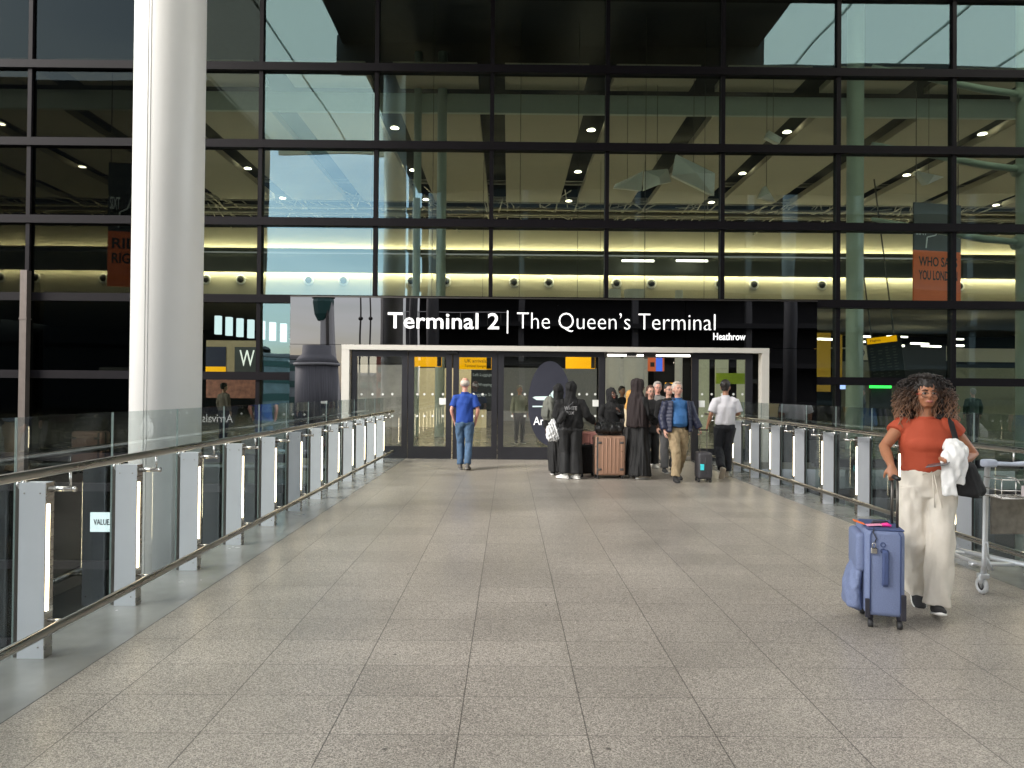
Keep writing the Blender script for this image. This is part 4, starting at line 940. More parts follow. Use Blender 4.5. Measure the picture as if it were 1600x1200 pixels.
# pair with their backs to the camera
person('woman in black headscarf with a grey backpack standing beside the hoodie woman', (.93, 13.25, 0), R(165), 1.66, 'dark', female=True, hair='hijab', hair_m=blackc, robe=dict(m=blackc2, w=.2), la=((.23, .02, 1.14), (.25, -.05, .9)), noface=True, shoes=blackc)
hood = person('woman in a black hoodie and wide trousers with white shoes, back turned', (1.11, 12.65, 0), R(172), 1.70, 'dark', female=True, hair='hijab', hair_m=blackc, wd=1.22, sw=.20, noface=True,
       top=dict(m=blackc, sleeve=1.95, loose=.035, sr=.088, cuff=.6, z0=.93, name='hoodie', fold=(.018, 7, 6)), pants=dict(m=blackc2, r=(.125, .105, .118), loose=.02, z1=1.02, fold=(.014, 9, 2)),
       ra=((-.30, .02, 1.17), (-.42, -.16, 1.03)), la=((.27, -.02, 1.15), (.19, -.17, 1.08)), ll=((.1, 0, .93), (.1, 0, .5), (.09, .03, .085)), rl=((-.1, 0, .93), (-.1, 0, .5), (-.11, .03, .085)), lf=(R(60), 0), rf=(R(50), 0), shoes=M['sole'])
text_mesh('back_lettering', 'WHITE', -.12, .11, 1.26, 1.33, .172, M['text_dim'], hood, .02, .004, flip=True)
text_mesh('back_lettering', 'FOX', -.07, .07, 1.18, 1.235, .172, M['text_dim'], hood, .02, .004, flip=True)
person('young woman in black headscarf and cardigan facing the camera behind the duffel bag', (1.97, 13.55, 0), R(10), 1.60, 'dark', female=True, hair='hijab', hair_m=blackc, hy=R(12), sw=.185, top=dict(m=blackc, sleeve=1.9, loose=.03, sr=.075, z0=.8), robe=dict(m=blackc2, w=.22),
       la=((.22, -.02, 1.18), (.10, -.18, 1.3)), ra=((-.24, .0, 1.15), (-.2, -.22, 1.02)), shoes=blackc)
person('woman in a mustard headscarf and cream top behind the tall veiled woman', (2.46, 14.3, 0), R(0), 1.56, 'dark', female=True, hair='hijab', hair_m=cloth('mustard_scarf', (.55, .30, .08)), drape=1.34, top=dict(m=cloth('cream_top', (.62, .52, .36)), sleeve=1.9, loose=.02, z0=.95), robe=dict(m=cloth('dark_skirt', (.03, .028, .028)), w=.22), shoes=blackc)
person('tall woman in a long black robe and brown-black veil holding a case', (2.34, 12.78, 0), R(118), 1.78, 'dark', female=True, veil=dict(m=brownv, z=.92), robe=dict(m=blackc2, w=.27), la=((.22, -.05, 1.15), (.16, -.25, .98)), ra=((-.22, -.05, 1.15), (-.14, -.28, .96)), noface=True, shoes=mat('cream_shoe', (.55, .5, .45), .6), lf=(R(20), 0))
person('woman in glasses and black coat coming out behind the veiled woman', (2.90, 14.5, 0), R(5), 1.67, 'pale', female=True, hair='long', hair_m=mat('brown_hair', (.06, .03, .02), .5, var=.2, scale=40), glasses=M['black'], top=dict(m=blackc, sleeve=1.9, loose=.03, sr=.075, z0=.75, name='coat', fold=(.015, 7, 4)), pants=dict(m=blackc2, r=(.10, .085, .085)),
       la=((.23, -.01, 1.17), (.14, -.2, 1.13)), rl=((-.09, 0, .93), (-.09, -.05, .5), (-.09, -.05, .085)), shoes=M['sole'])
person('grey haired man in glasses and grey sweater behind the others', (3.2, 15.25, 0), R(0), 1.76, 'pink', hair='short', hair_m=hair_grey, glasses=M['black'], top=dict(m=cloth('grey_sweater', (.20, .195, .19)), sleeve=1.9, loose=.03, sr=.075, collar=True), pants=dict(m=cloth('stone_trousers', (.30, .26, .2))), shoes=M['rubber'])
person('dark haired man in glasses with black jacket and grey trousers', (3.10, 13.75, 0), R(12), 1.71, 'pale', hair='short', hair_m=hair_dark, glasses=M['black'], hoff=(0, 0, 0), top=dict(m=blackc, sleeve=1.9, loose=.03, sr=.078, name='jacket'), pants=dict(m=cloth('grey_trousers', (.13, .13, .135)), r=(.1, .08, .08)),
       ll=((.09, 0, .93), (.1, -.1, .52), (.09, -.02, .1)), rl=((-.09, 0, .93), (-.1, -.03, .5), (-.11, -.06, .085)), shoes=mat('grey_suede', (.08, .085, .09), .8))
# man in puffer jacket
navy = cloth('navy_puffer', (.018, .022, .055), .5, .1, .1, 20)
mp_ = person('man in an open navy puffer jacket, blue shirt and khaki trousers pulling a case', (2.98, 12.5, 0), R(8), 1.71, 'pale', hair='short', hair_m=hair_fair, hs=1.13, hp=R(-8), hy=R(0), wd=1.1, sw=.20, brow=hair_fair,
       top=dict(m=cloth('blue_shirt', (.03, .13, .34), .7, .15), sleeve=.5, belly=.06, z0=.98, collar=True, fold=(.008, 8, 7)), pants=dict(m=cloth('khaki', (.36, .27, .16), .8, .12), r=(.108, .085, .078), z1=1.0, belt=M['black'], fold=(.018, 10, 9)),
       la=((.30, .0, 1.15), (.39, -.08, .93)), ra=((-.28, .02, 1.15), (-.27, -.07, .90)), lh=dict(curl=.8, d=(0, -.4, -1)), ll=((.09, 0, .93), (.10, .02, .5), (.07, .20, .13)), lf=(R(8), R(18)), rl=((-.09, 0, .93), (-.09, -.16, .52), (-.11, -.20, .085)), shoes=M['rubber'], sole=M['black'])
# the open jacket: two fronts, back and sleeves
q = MB()
n_ = 20
for zi, (z0, z1) in enumerate([(1.44 - .062 * i, 1.44 - .062 * (i + 1)) for i in range(9)]):
    zc = (z0 + z1) / 2; wx = .215 + .006 * zi; wy = .165 + .004 * zi
    pts = []
    for i in range(25):
        a_ = R(-90 + 38 + (360 - 76) * i / 24); pts.append((wx * math.cos(a_), wy * math.sin(a_) + .01, zc))
    q.loft(pts, [(.036, .019)] * 25, 8, ref=(0, 0, 1))
for sd_, el, wr in ((1, (.30, .0, 1.15), (.39, -.08, .93)), (-1, (-.28, .02, 1.15), (-.27, -.07, .90))):
    sh = Vector((sd_ * .205, .01, 1.41)); el = Vector(el); wr = Vector(wr); pts = []; rr = []
    for i in range(15):
        t = i / 14; p = sh.lerp(el, t * 2) if t < .5 else el.lerp(wr, (t - .5) * 2 * .92); pts.append(p); rr.append((.088 - .022 * t) * (1 + .07 * (i % 2)))
    q.loft(pts, rr, 14)
q.loft([(-.08, -.05, 1.44), (-.075, .05, 1.485), (0, .075, 1.495), (.075, .05, 1.485), (.08, -.05, 1.44)], [.024] * 5, 8)
q.remesh('puffer_jacket', navy, mp_, .011, 1, (.006, 12, 20), 3)
# man in white shirt seen from behind
person('dark haired man in a white short-sleeved shirt walking in beside the right balustrade', (4.0, 13.1, 0), R(176), 1.77, 'tan', hair='short', hair_m=hair_dark, noface=True, hy=R(-25),
       top=dict(m=cloth('white_shirt', (.70, .69, .74), .7, .03), sleeve=.85, loose=.03, sr=.08, z0=.95, collar=True, fold=(.018, 6, 4)), pants=dict(m=cloth('black_trousers', (.012, .013, .018)), r=(.108, .082, .078), loose=.01, belt=M['black']),
       la=((.26, .02, 1.15), (.30, -.08, .92)), ra=((-.25, .0, 1.15), (-.20, -.2, 1.13)), ll=((.09, 0, .93), (.11, -.03, .52), (.12, .30, .17)), lf=(R(10), R(55)), rl=((-.09, 0, .93), (-.05, -.05, .5), (-.04, -.02, .085)), rf=(R(-12), 0), shoes=mat('tan_trainers', (.38, .33, .27), .7), sole=mat('tan_sole', (.5, .42, .33), .7))
# people inside the hall
def dimp(px_, Y, h, rz, tc_, bc_, sk, hr, lab, **kk):
    x = X_at(px_, Y, 640); person(lab, (x, Y, 0), rz, h, sk, vox=.018, noface=abs(math.degrees(rz)) > 90, hair='short', hair_m=hr, top=dict(m=cloth('t', tc_), sleeve=1.9, loose=.02, sr=.07), pants=dict(m=cloth('p', bc_)), shoes=M['rubber'], **kk)
dimp(1346, 24, 1.72, R(60), (.02, .02, .03), (.02, .02, .02), 'pale', hair_dark, 'dark dressed passenger waiting inside by the green lit desk')
dimp(1420, 22, 1.7, R(-150), (.08, .14, .35), (.03, .03, .05), 'tan', hair_dark, 'passenger in a blue top inside, right of the lit desk')
dimp(1520, 23, 1.75, R(170), (.03, .06, .05), (.02, .02, .02), 'pale', hair_grey, 'passenger in dark green inside near the far right')
dimp(972, 18.2, 1.68, R(20), (.02, .02, .02), (.02, .02, .02), 'tan', hair_dark, 'dark dressed man inside the open doorway behind the mustard scarf')
dimp(350, 21, 1.7, R(150), (.25, .2, .18), (.03, .03, .04), 'pale', hair_dark, 'shopper inside the shop beside the white column')
dimp(812, 21, 1.7, R(20), (.4, .38, .33), (.05, .05, .06), 'pale', hair_grey, 'passenger in pale clothes seen dimly through the Arrivals door')

# ------------------------------------------------------------------ main woman
WX, WY = 3.01, 5.12
wskin = SK['mid']
hair_c = bpy.data.materials.new('curly_hair'); hair_c.use_nodes = True
n, l = hair_c.node_tree.nodes, hair_c.node_tree.links; bb = n['Principled BSDF']; bb.inputs['Roughness'].default_value = .42
tcn = n.new('ShaderNodeTexCoord'); sp = n.new('ShaderNodeSeparateXYZ'); mr = n.new('ShaderNodeMapRange'); mr.inputs[1].default_value = 1.70; mr.inputs[2].default_value = 1.45
zn = n.new('ShaderNodeTexNoise'); zn.inputs['Scale'].default_value = 25; ad = n.new('ShaderNodeMath'); ad.operation = 'MULTIPLY_ADD'; ad.inputs[1].default_value = .9; ad.inputs[2].default_value = -.45
a2 = n.new('ShaderNodeMath'); a2.operation = 'ADD'; rp = n.new('ShaderNodeValToRGB'); rp.color_ramp.elements[0].color = (.012, .008, .007, 1); rp.color_ramp.elements[1].color = (.24, .125, .07, 1)
l.new(tcn.outputs['Object'], sp.inputs[0]); l.new(sp.outputs[2], mr.inputs[0]); l.new(tcn.outputs['Object'], zn.inputs[0]); l.new(zn.outputs[0], ad.inputs[0]); l.new(ad.outputs[0], a2.inputs[0]); l.new(mr.outputs[0], a2.inputs[1]); l.new(a2.outputs[0], rp.inputs[0]); l.new(rp.outputs[0], bb.inputs['Base Color'])
rust = cloth('rust_knit', (.38, .058, .022), .8, .06, .25, 260); cream = cloth('cream_linen', (.66, .61, .53), .8, .04, .12, 40)
LA = ((.325, .04, 1.18), (.16, -.20, 1.135)); RA = ((-.255, .03, 1.155), (-.235, -.19, 1.055))
HY = R(6)
WR = R(-20)
W_ = Matrix.Translation((WX, WY, 0)) @ Matrix.Rotation(WR, 4, 'Z') @ Matrix.Scale(1.665 / 1.75, 4)
GX = at(1372, 972, 4.86).x + .095
_w = W_.inverted() @ Vector((GX + .000, 4.875, 1.058)); _s = Vector((-.185, .01, 1.405)); _m = (_w + _s) / 2 + Vector((-.055, .10, -.03))
RA = (tuple(_m), tuple(_w)); RD = tuple((W_.inverted().to_3x3() @ Vector((0, -.45, -1))).normalized())
wom = person('woman with big curly brown hair, rust top and cream trousers walking forwards', (WX, WY, 0), WR, 1.665, 'mid', vox=.0075, female=True, sw=.180, wd=1.05, ar=1.08, hy=HY, hair_m=hair_c, brow=hair_dark, lip=mat('lips_rose', (.36, .12, .10), .4),
    top=dict(m=rust, sleeve=.25, loose=.008, sr=.076, cuff=1.0, z0=1.045, neck=1.448, bust=True, name='knit_top', fold=(.006, 8, 5), collar=True),
    pants=dict(m=cream, r=(.112, .090, .090), loose=.010, z1=1.075, len=1.03, fold=(.022, 8, 4)),
    la=LA, ra=RA, rh=dict(d=RD, curl=1.0, pn=(.0, 1, 0), thumb=.9, side=-1), lh=dict(d=(-1, -.45, -.05), pn=(-.1, -.2, 1), curl=.55, side=1),
    ll=((.09, 0, .95), (.085, -.10, .53), (.045, -.17, .10)), rl=((-.09, 0, .95), (-.075, -.02, .52), (-.02, .19, .12)), lf=(R(-4), R(-14)), rf=(0, R(20)), shoes=cloth('black_shoe', (.02, .02, .022)))
HMw = rotm(0, 0, HY, (0, .01, 1.53))
# glasses
g = MB(); rd = mat('red_frames', (.5, .04, .03), .3)
for sx in (-1, 1):
    g.loft([(sx * .031 + .025 * math.copysign(abs(math.cos(a_)) ** .75, math.cos(a_)), -.108, 1.628 + .017 * math.copysign(abs(math.sin(a_)) ** .75, math.sin(a_))) for a_ in [i * math.pi / 10 for i in range(21)]], [.0028] * 21, 6, ref=(0, 1, 0))
g.tube((-.008, -.109, 1.632), (.008, -.109, 1.632), .002, n=6)
g.xf(HMw).build('glasses', mat('bronze_frames', (.10, .05, .03), .3, .5), wom)
g = MB()
for sx in (-1, 1): g.tube((sx * .056, -.107, 1.634), (sx * .080, .01, 1.634), .0028, n=6)
g.xf(HMw).build('glasses_arm', rd, wom)
# curls
rc = random.Random(3); q = MB()
q.ell((0, .024, 1.695), (.102, .108, .094), 18, 12); q.ell((0, -.040, 1.770), (.060, .045, .020), 12, 8)
for (c_, r_) in (((-.11, .05, 1.58), (.065, .07, .12)), ((.11, .05, 1.58), (.065, .07, .12)), ((0, .10, 1.60), (.11, .06, .13)), ((-.12, .04, 1.47), (.06, .055, .08)), ((.12, .04, 1.47), (.06, .055, .08))): q.ell(c_, r_, 14, 10)
q.xf(rotm(0, 0, HY * .6, (0, .01, 1.53)))
hb = q.remesh('hair', mat('hair_inner', (.012, .008, .006), .6), wom, .010, 1, (.02, 30, 30))
q = MB(); M2 = rotm(0, 0, HY * .6, (0, .01, 1.53))
cnt = 0
while cnt < 900:
    th = rc.uniform(0, 2 * math.pi); ph = rc.uniform(.05, 1.75)
    dx, dy, dz = math.sin(ph) * math.cos(th), math.sin(ph) * math.sin(th), math.cos(ph)
    if dy < -.25 and ph > .68 and abs(dx) < .80: continue
    root_ = Vector((dx * .096, .020 + dy * .102, 1.682 + dz * .094))
    out = Vector((dx, dy * .8 + .12, 0)); 
    if out.length < .05: out = Vector((rc.uniform(-1, 1), .3, 0))
    out.normalize()
    if out.y < -.3: out.y = -.3
    reach = rc.uniform(.035, .125) * (1.0 if abs(out.x) > .5 else .7) * (1 - .45 * max(0, dz)); drop = rc.uniform(.10, .34)
    if rc.random() < .3: drop *= .45
    pts = []; ns = 26; f_ = rc.uniform(20, 34); p0_ = rc.uniform(0, 6); hr_ = rc.uniform(.008, .014)
    for i in range(ns):
        t = i / (ns - 1)
        c_ = root_ + out * (reach * math.sin(min(1, t * 1.5) * math.pi / 2)) + Vector((0, 0, .028 * math.sin(t * math.pi) * (1 if dz > .3 else .2) - drop * t ** 1.25))
        s2 = Vector((-out.y, out.x, 0)); hh2 = hr_ * min(1, t * 3 + .2)
        pts.append(c_ + s2 * (hh2 * math.cos(p0_ + f_ * t)) + out * (hh2 * math.sin(p0_ + f_ * t)))
    if min(p.y for p in pts) < -.075 and any(abs((p).x) < .062 and p.z < 1.70 and p.y < -.03 for p in pts): continue
    r0 = rc.uniform(.0026, .0042)
    q.loft(pts, [r0] * (ns - 2) + [r0 * .8, r0 * .3], 4); cnt += 1
q.xf(M2).build('curls', hair_c, hb, True)
# drawstring on the trousers
q = MB()
q.loft([(.02, -.135, 1.06), (.0, -.15, 1.045), (-.03, -.155, 1.055), (-.045, -.15, 1.035), (-.015, -.15, 1.045), (.03, -.155, 1.05), (.06, -.15, 1.03), (.03, -.15, 1.045)], [.004] * 8, 6)
q.loft([(.02, -.15, 1.045), (.025, -.16, .95), (.03, -.158, .88), (.035, -.155, .80)], [.004] * 4, 6); q.loft([(.03, -.15, 1.045), (.05, -.16, .93), (.075, -.158, .83), (.085, -.152, .77)], [.004] * 4, 6)
q.build('drawstring', cream, wom, True)
# neck sleeve tattoo-like band is left out; bracelet watch
wl = Vector(LA[1]); MB().torus((0, 0, 0), .036, .008, 'X', 20, 8).xf(Matrix.Translation(wl + Vector((.02, .03, 0))) @ Matrix.Rotation(R(60), 4, 'Z')).build('watch', mat('cream_strap', (.7, .62, .45), .4), wom, True)
def wtop(name, mb, mt, label, cat, smooth=True, remesh=None):
    mb.xf(W_); c = Vector(mb.v[0]); base = Vector((sum(v[0] for v in mb.v) / len(mb.v), sum(v[1] for v in mb.v) / len(mb.v), min(v[2] for v in mb.v)))
    mb.xf(Matrix.Translation(-base)); o = mb.remesh(name, mt, None, *remesh) if remesh else mb.build(name, mt, None, smooth)
    o.location = base; return tag(o, label, cat)
q = MB().rbox(-.075, .075, -.036, .036, -.004, .004, .003, 2, Matrix.Translation((.035, -.255, 1.125)) @ Matrix.Rotation(R(-25), 4, 'Z') @ Matrix.Rotation(R(12), 4, 'X') @ Matrix.Rotation(R(-14), 4, 'Y'))
wtop('phone', q, mat('phone_grey', (.12, .12, .13), .2, .3), 'dark phone held in the curly haired woman\'s hand', 'phone', False)
# white garment over the forearm
q = MB()
q.loft([(.10, -.14, 1.27), (.17, -.15, 1.26), (.23, -.10, 1.22)], [(.03, .045), (.045, .05), (.03, .04)], 14)
q.loft([(.16, -.18, 1.26), (.13, -.235, 1.18), (.115, -.245, 1.04), (.11, -.245, .93)], [(.07, .025), (.075, .030), (.058, .022), (.045, .024)], 16, ref=(1, 0, 0))
q.loft([(.20, -.13, 1.24), (.19, -.2, 1.12), (.185, -.205, .98)], [(.05, .03), (.05, .025), (.03, .02)], 14, ref=(1, 0, 0))
q.loft([(.11, -.245, .965), (.11, -.245, .905)], [(.05, .028), (.05, .028)], 14, ref=(1, 0, 0))
wtop('jacket', q, cloth('white_cotton', (.75, .75, .74), .8, .03), 'white cotton jacket draped over the woman\'s forearm', 'jacket', remesh=(.008, 2, (.014, 16, 8)))
# shoulder bag
q = MB()
q.loft([(.24, .0, 1.13), (.255, .0, 1.10), (.27, .0, 1.0), (.29, .0, .91), (.29, 0, .885)], [(.04, .14), (.065, .15), (.09, .16), (.105, .16), (.09, .14)], 18, ref=(1, 0, 0))
bag = wtop('shoulder_bag', q, cloth('black_canvas', (.008, .008, .009)), 'black cloth shoulder bag hanging at the woman\'s side', 'bag', remesh=(.011, 2, (.012, 8, 6)))
q = MB().loft([(.20, -.14, 1.13), (.185, -.150, 1.22), (.165, -.15, 1.32), (.15, -.09, 1.43), (.15, 0, 1.465), (.17, .08, 1.42), (.20, .13, 1.28), (.23, .12, 1.12)], [(.004, .019)] * 8, 8, ref=(0, 1, 0)); q.xf(W_); q.xf(Matrix.Translation(-bag.location)); q.build('strap', blackc, bag, True)

# ------------------------------------------------------------------ luggage
def soft_case():
    base = at(1372, 972, 4.86); x, y = base.x, 4.86
    o = empty('suitcase', (x, y, 0), R(-17), 'blue soft suitcase with bulging front pockets and pink and orange tags', 'suitcase')
    bl = cloth('blue_fabric', (.16, .20, .34), .7, .12, .35, 120); bd_ = cloth('blue_piping', (.05, .075, .18), .7)
    dk = mat('dark_trim', (.02, .02, .03), .5)
    MB().rbox(-.115, .125, -.20, .20, .085, .655, .035, 4).build('shell', bl, o, True)
    q = MB()
    for xx in (-.115 + .03, .125 - .03):
        q.loft([(xx, -.203, .12), (xx, -.203, .62), (xx + (.012 if xx < 0 else -.012), -.195, .645)], [.004] * 3, 6)
    q.build('piping', bd_, o, True)
    MB().rbox(-.165, -.10, -.165, .165, .36, .62, .028, 4).build('front_pocket', bl, o, True)
    MB().loft([(-.12, 0, .10), (-.16, 0, .13), (-.165, 0, .25), (-.14, 0, .38), (-.11, 0, .40)], [(.03, .13), (.065, .16), (.06, .165), (.035, .16), (.01, .12)], 20, ref=(1, 0, 0)).remesh('front_pocket', bl, o, .009, 2, (.010, 14, 10))
    q = MB(); q.rbox(-.018, .022, -.232, -.212, .30, .52, .009, 3); q.rbox(-.016, .020, -.222, -.196, .29, .32, .006, 2); q.rbox(-.016, .020, -.222, -.196, .50, .53, .006, 2); q.build('side_handle', bd_, o, True)
    q = MB().loft([(-.06, -.06, .655), (-.04, -.06, .685), (.04, -.06, .685), (.06, -.06, .655)], [(.012, .005)] * 4, 8); q.build('top_handle', dk, o, True)
    MB().rbox(-.10, .12, -.19, .19, .648, .662, .006, 2).build('top_trim', bd_, o)
    MB().tube((.095, -.10, .64), (.095, -.10, .985), .009).tube((.095, .06, .64), (.095, .06, .985), .009).build('pull_rod', M['dark_steel'], o, True)
    MB().loft([(.095, -.13, .99), (.095, .09, .99)], [.016, .016], 12).build('pull_grip', M['black'], o, True)
    for sx in (-.075, .10):
        for sy in (-.15, .15):
            q = MB().loft([(sx, sy, .095), (sx, sy, .055)], [.022, .016], 10); q.build('castor', dk, o, True)
            MB().loft([(sx - .014, sy, .028), (sx + .014, sy, .028)], [.027, .027], 16).build('wheel', M['rubber'], o, True)
    MB().rbox(-.115, -.085, -.206, -.19, .075, .2, .004, 2).build('corner_guard', dk, o); MB().rbox(.095, .13, -.206, -.18, .07, .24, .006, 2).build('corner_guard', dk, o)
    MB().rbox(-.17, -.10, -.10, -.04, .675, .683, .003, 2, rotm(0, R(18), 0, (-.13, -.07, .68))).build('luggage_tag', mat('orange_tag', (.9, .18, .03), .5), o)
    q = MB().rbox(-.095, .0, -.13, -.08, .668, .676, .003, 2, rotm(0, R(-4), R(8), (-.05, -.1, .67))); q.build('luggage_tag', mat('pink_tag', (.85, .35, .50), .5), o)
    MB().loft([(.0, -.10, .672), (.03, -.11, .68), (.055, -.12, .672)], [(.012, .012), (.018, .014), (.008, .008)], 10).build('luggage_tag', mat('magenta_tag', (.85, .03, .30), .5), o, True)
    q = MB().rbox(-.085, -.045, -.218, -.206, .50, .54, .005, 3).build('padlock', M['bright_steel'], o)
    MB().loft([(-.075, -.212, .54), (-.075, -.212, .565), (-.065, -.212, .573), (-.055, -.212, .565), (-.055, -.212, .54)], [.003] * 5, 6).build('shackle', M['bright_steel'], q, True)
    MB().loft([(-.06, -.205, .573), (-.05, -.21, .60), (-.07, -.205, .64), (-.06, -.18, .665)], [.004] * 4, 6).build('tag_strap', dk, o, True)
    MB().torus((0, 0, 0), .014, .003, 'Y', 14, 6).xf(Matrix.Translation((-.01, -.204, .56))).torus((-.01, -.204, .52), .014, .003, 'Y', 14, 6).build('combination_lock', bd_, o)
soft_case()
def hard_case(x, y, w, d, h, rz, mt, trim, label, ribs=7, rods=False, tag_m=None, bands=True):
    o = empty('suitcase', (x, y, 0), rz, label, 'suitcase')
    MB().rbox(-w / 2, w / 2, -d / 2, d / 2, .06, h, .045, 4).build('shell', mt, o, True)
    q = MB()
    for i in range(ribs):
        xx = -w / 2 + w * (i + 1) / (ribs + 1); q.rbox(xx - .010, xx + .010, -d / 2 - .007, -d / 2 + .01, .10 + (.05 if i in (0, ribs - 1) else 0), h - .04 - (.05 if i in (0, ribs - 1) else 0), .006, 2)
    q.build('ribs', mt, o, True)
    if bands: MB().rbox(-w / 2 - .004, -w / 2 + .02, -d * .08, d * .08, .07, h - .02, .004, 2).rbox(-w / 2 + .02, -w / 2 + .055, -d / 2 - .004, -d / 2 + .02, .07, h - .02, .004, 2).build('zip_band', trim, o)
    q = MB()
    for sx in (-1, 1):
        for zz_ in (.17, h - .12): q.rbox(sx * w * .36 - .035, sx * w * .36 + .035, -d / 2 - .014, -d / 2 + .004, zz_ - .02, zz_ + .02, .007, 2)
    if bands: q.build('corner_stud', trim, o, True)
    for sx in (-.4, .4):
        for sy in (-.3, .3):
            MB().loft([(sx * w - .018, sy * d, .028), (sx * w + .018, sy * d, .028)], [.028, .028], 14).build('wheel', M['rubber'], o, True); MB().tube((sx * w, sy * d, .07), (sx * w, sy * d, .03), .018, n=8).build('castor', trim, o)
    if rods:
        MB().tube((-.06, 0, h), (-.06, 0, rods), .008).tube((.06, 0, h), (.06, 0, rods), .008).loft([(-.08, 0, rods), (.08, 0, rods)], [.014, .014], 8).build('pull_handle', M['dark_steel'], o)
    MB().loft([(-.07, 0, h - .005), (-.05, 0, h + .025), (.05, 0, h + .025), (.07, 0, h - .005)], [.008] * 4, 8).build('top_handle', trim, o, True)
    if tag_m: MB().rbox(-w * .38, -w * .12, -d / 2 - .022, -d / 2 - .016, h * .42, h * .62, .003, 2).build('luggage_tag', tag_m, o)
    return o
pink = mat('rose_gold_shell', (.50, .30, .215), .30, .35, var=.05); pink2 = mat('pink_shell', (.52, .24, .21), .35, .2)
c = at(952, 747, 12.75)
hard_case(c.x, 12.8, .55, .30, .765, R(3), pink, mat('band_grey', (.10, .09, .085), .5), 'large rose gold ribbed suitcase carrying the black duffel bag')
c2 = at(913, 742, 13.35); hard_case(c2.x + .05, 13.5, .42, .28, .80, R(-8), pink2, M['black'], 'pink suitcase half hidden behind the rose gold one')
c3 = at(915, 742, 13.3); hard_case(c3.x, 13.05, .36, .26, .58, R(20), blackc, M['black'], 'black cloth suitcase beside the hoodie woman\'s legs', bands=False, ribs=3)
cc_ = at(1100, 751, 12.35); hard_case(cc_.x, 12.4, .245, .36, .52, R(-3), mat('charcoal_case', (.05, .048, .055), .55), M['black'], 'narrow charcoal carry-on with a turquoise label beside the man in the puffer', ribs=1, rods=.90, tag_m=mat('turquoise', (.05, .55, .6), .5, emit=((.05, .6, .65), .15)), bands=False)
# duffel
dm = MB().loft([(-.25, 0, .11), (-.24, 0, .11), (-.12, 0, .115), (0, 0, .112), (.12, 0, .115), (.24, 0, .11), (.25, 0, .11)], [(.04, .05), (.10, .12), (.112, .135), (.11, .135), (.112, .135), (.10, .12), (.04, .05)], 20, ref=(0, 0, 1))
df = dm.remesh('duffel_bag', mat('black_nylon', (.012, .012, .013), .35, var=.1), None, .011, 2, (.02, 12, 10)); df.location = (c.x - .01, 12.8, .785); tag(df, 'crumpled black duffel bag lying on the rose gold suitcase', 'bag')
MB().loft([(-.10, -.13, .13), (-.09, -.15, .22), (.09, -.15, .22), (.10, -.13, .13)], [(.004, .012)] * 4, 8).build('handle', blackc, df, True)
# backpack, white bag, crossbody
q = MB().loft([(0, 0, 0), (0, 0, .04), (0, 0, .2), (0, 0, .36), (0, 0, .44)], [(.08, .05), (.13, .085), (.14, .09), (.12, .08), (.05, .03)], 18, ref=(1, 0, 0))
bpk = q.remesh('backpack', cloth('grey_green_canvas', (.13, .135, .115), .85), None, .011, 2, (.014, 10, 9)); bpk.location = (.72, 13.0, 1.02); bpk.rotation_euler = (0, R(6), R(-50)); tag(bpk, 'grey-green backpack on the back of the scarfed woman at left', 'backpack')
MB().rbox(-.09, .09, -.11, -.07, .06, .22, .02, 3).build('pocket', cloth('gg2', (.11, .115, .1)), bpk, True); MB().torus((0, 0, .46), .03, .006, 'Y', 14, 6).build('loop', blackc, bpk)
q = MB().loft([(0, 0, 0), (0, 0, .05), (0, 0, .22), (0, 0, .32), (0, 0, .40)], [(.09, .03), (.13, .05), (.12, .05), (.07, .03), (.02, .015)], 16, ref=(1, 0, 0))
wb = q.remesh('carrier_bag', cloth('white_plastic', (.72, .73, .74), .5, .1), None, .010, 1, (.03, 16, 14)); wb.location = (.80, 12.75, .66); tag(wb, 'crumpled white carrier bag hanging behind the hoodie woman', 'bag')
q = MB().loft([(-.12, 0, 0), (0, 0, .02), (.12, 0, .05)], [(.04, .05), (.06, .07), (.04, .05)], 14, ref=(0, 1, 0)); cb = q.remesh('crossbody_bag', blackc2, None, .011, 2); cb.location = (.95, 12.45, 1.08); cb.rotation_euler = (0, R(-50), 0); tag(cb, 'small black crossbody bag slung across the hoodie woman\'s back', 'bag')
MB().loft([(.10, 0, .05), (.22, .0, .06), (.34, .05, .04)], [(.016, .005)] * 3, 8).build('strap', mat('grey_strap', (.12, .12, .13), .6), cb)

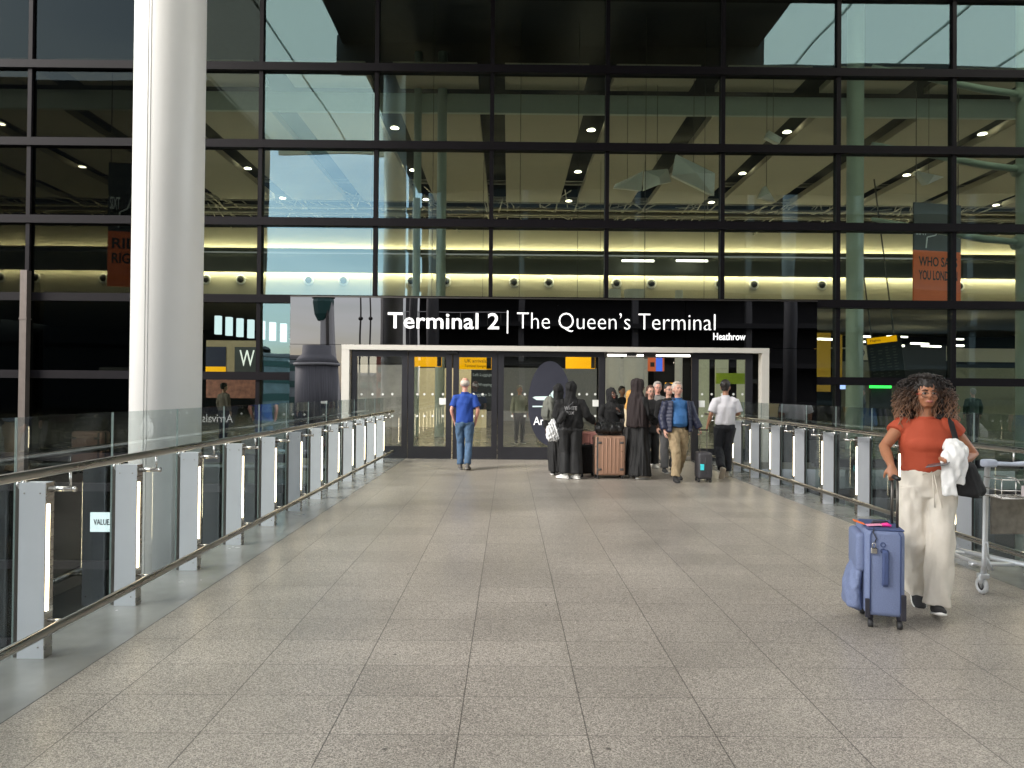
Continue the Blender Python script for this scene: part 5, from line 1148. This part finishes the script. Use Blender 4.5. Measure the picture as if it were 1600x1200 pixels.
# ------------------------------------------------------------------ trolley
def trolley():
    c = at(1538, 928, 5.5); x0 = c.x; y0 = 5.5
    o = empty('luggage_trolley', (x0, y0, 0), R(0), 'empty grey steel luggage trolley parked by the right balustrade', 'trolley')
    al = mat('trolley_aluminium', (.55, .57, .60), .35, .6, var=.06); pl = mat('pale_blue_plastic', (.50, .55, .66), .45)
    Wd = .60
    for x in (0, Wd):
        MB().loft([(x - .01, 0, .14), (x + .0, .0, .30), (x + .02, .02, .55), (x + .018, .01, .80), (x - .01, -.05, 1.0), (x - .015, -.07, 1.03)], [(.021, .015)] * 6, 12, ref=(1, 0, 0)).build('upright', al, o, True)
        MB().rbox(x - .065, x + .035, -.11, -.03, 1.0, 1.06, .02, 3).build('handle_end', pl, o, True)
        q = MB().loft([(x - .03, -.0, .16), (x - .03, .0, .12), (x + .0, .03, .05)], [(.016, .02), (.02, .02), (.007, .01)], 10); q.rbox(x - .045, x + .03, -.02, .03, .13, .17, .008, 2); fk = q.build('castor_fork', al, o, True)
        MB().torus((x + .005, .035, .068), .050, .017, 'X', 24, 10).build('tyre', M['grey_rubber'], fk, True).rotation_euler = (0, 0, 0)
        MB().loft([(x - .004, .035, .068), (x + .014, .035, .068)], [.038, .038], 20).build('wheel_hub', M['rubber'], fk, True)
    MB().loft([(-.02, -.07, 1.03), (.15, -.09, 1.025), (.22, -.1, 1.03), (.38, -.1, 1.03), (.45, -.09, 1.025), (Wd, -.07, 1.03)], [(.016, .016), (.016, .016), (.032, .02), (.032, .02), (.016, .016), (.016, .016)], 12).build('handlebar', pl, o, True)
    q = MB(); wr = .004
    def wire(*p): q.loft([Vector(v) for v in p], [wr] * len(p), 6)
    for z in (.78, .84, .92):
        wire((-.02, -.02, z), (-.02, -.22, z), (Wd + .02, -.22, z), (Wd + .02, -.02, z))
    wire((.06, -.02, .93), (.10, -.2, .93), (.14, -.22, .86), (.18, -.22, .94), (.34, -.22, .94), (.38, -.22, .90), (Wd, -.22, .90))
    for i in range(7): xx = -.02 + i * (Wd + .04) / 6; wire((xx, -.02, .78), (xx, -.22, .78), (xx, -.22, .93))
    for i in range(4): wire((-.02, -.02 - i * .065, .78), (Wd + .02, -.02 - i * .065, .78))
    q.build('basket', M['bright_steel'], o, True)
    s_ = MB().box(.12, Wd - .02, -.235, -.228, .80, .88).build('notice_plate', mat('pinkish_plate', (.68, .62, .64), .5), o)
    MB().box(.14, .40, -.238, -.2355, .85, .857).box(.14, .36, -.238, -.2355, .83, .835).box(.46, .50, -.238, -.2355, .825, .86).build('red_print', mat('red_print', (.45, .04, .05), .5), s_)
    MB().rbox(.06, Wd - .04, .01, .03, .47, .77, .008, 2).build('back_panel', mat('scratched_grey_panel', (.16, .15, .13), .5, .2, var=.4, scale=18), o)
    for x in (0, Wd):
        MB().loft([(x, .0, .30), (x + (.09 if x == 0 else -.09), .06, .195), (x + (.16 if x == 0 else -.16), .5, .17), (Wd / 2 + (-.05 if x == 0 else .05), .95, .15)], [(.016, .022)] * 4, 10).build('base_rail', al, o, True)
        MB().loft([(x + .01, .0, .42), (x + (.10 if x == 0 else -.10), .10, .20)], [.014, .014], 10).build('brace', al, o, True)
    MB().rbox(.10, Wd - .10, .30, .36, .15, .18, .01, 2).build('cross_bar', al, o, True); MB().rbox(.2, Wd - .2, .80, .86, .13, .16, .01, 2).build('cross_bar', al, o, True)
    f_ = MB().rbox(Wd / 2 - .03, Wd / 2 + .03, .92, .98, .06, .2, .01, 2).build('castor_fork', al, o, True)
    MB().torus((Wd / 2, .95, .055), .04, .015, 'X', 20, 8).build('tyre', M['grey_rubber'], f_, True)
trolley()
print('OBJECTS', len(SC.objects), 'VERTS', sum(len(o.data.vertices) for o in SC.objects if o.type == 'MESH'))
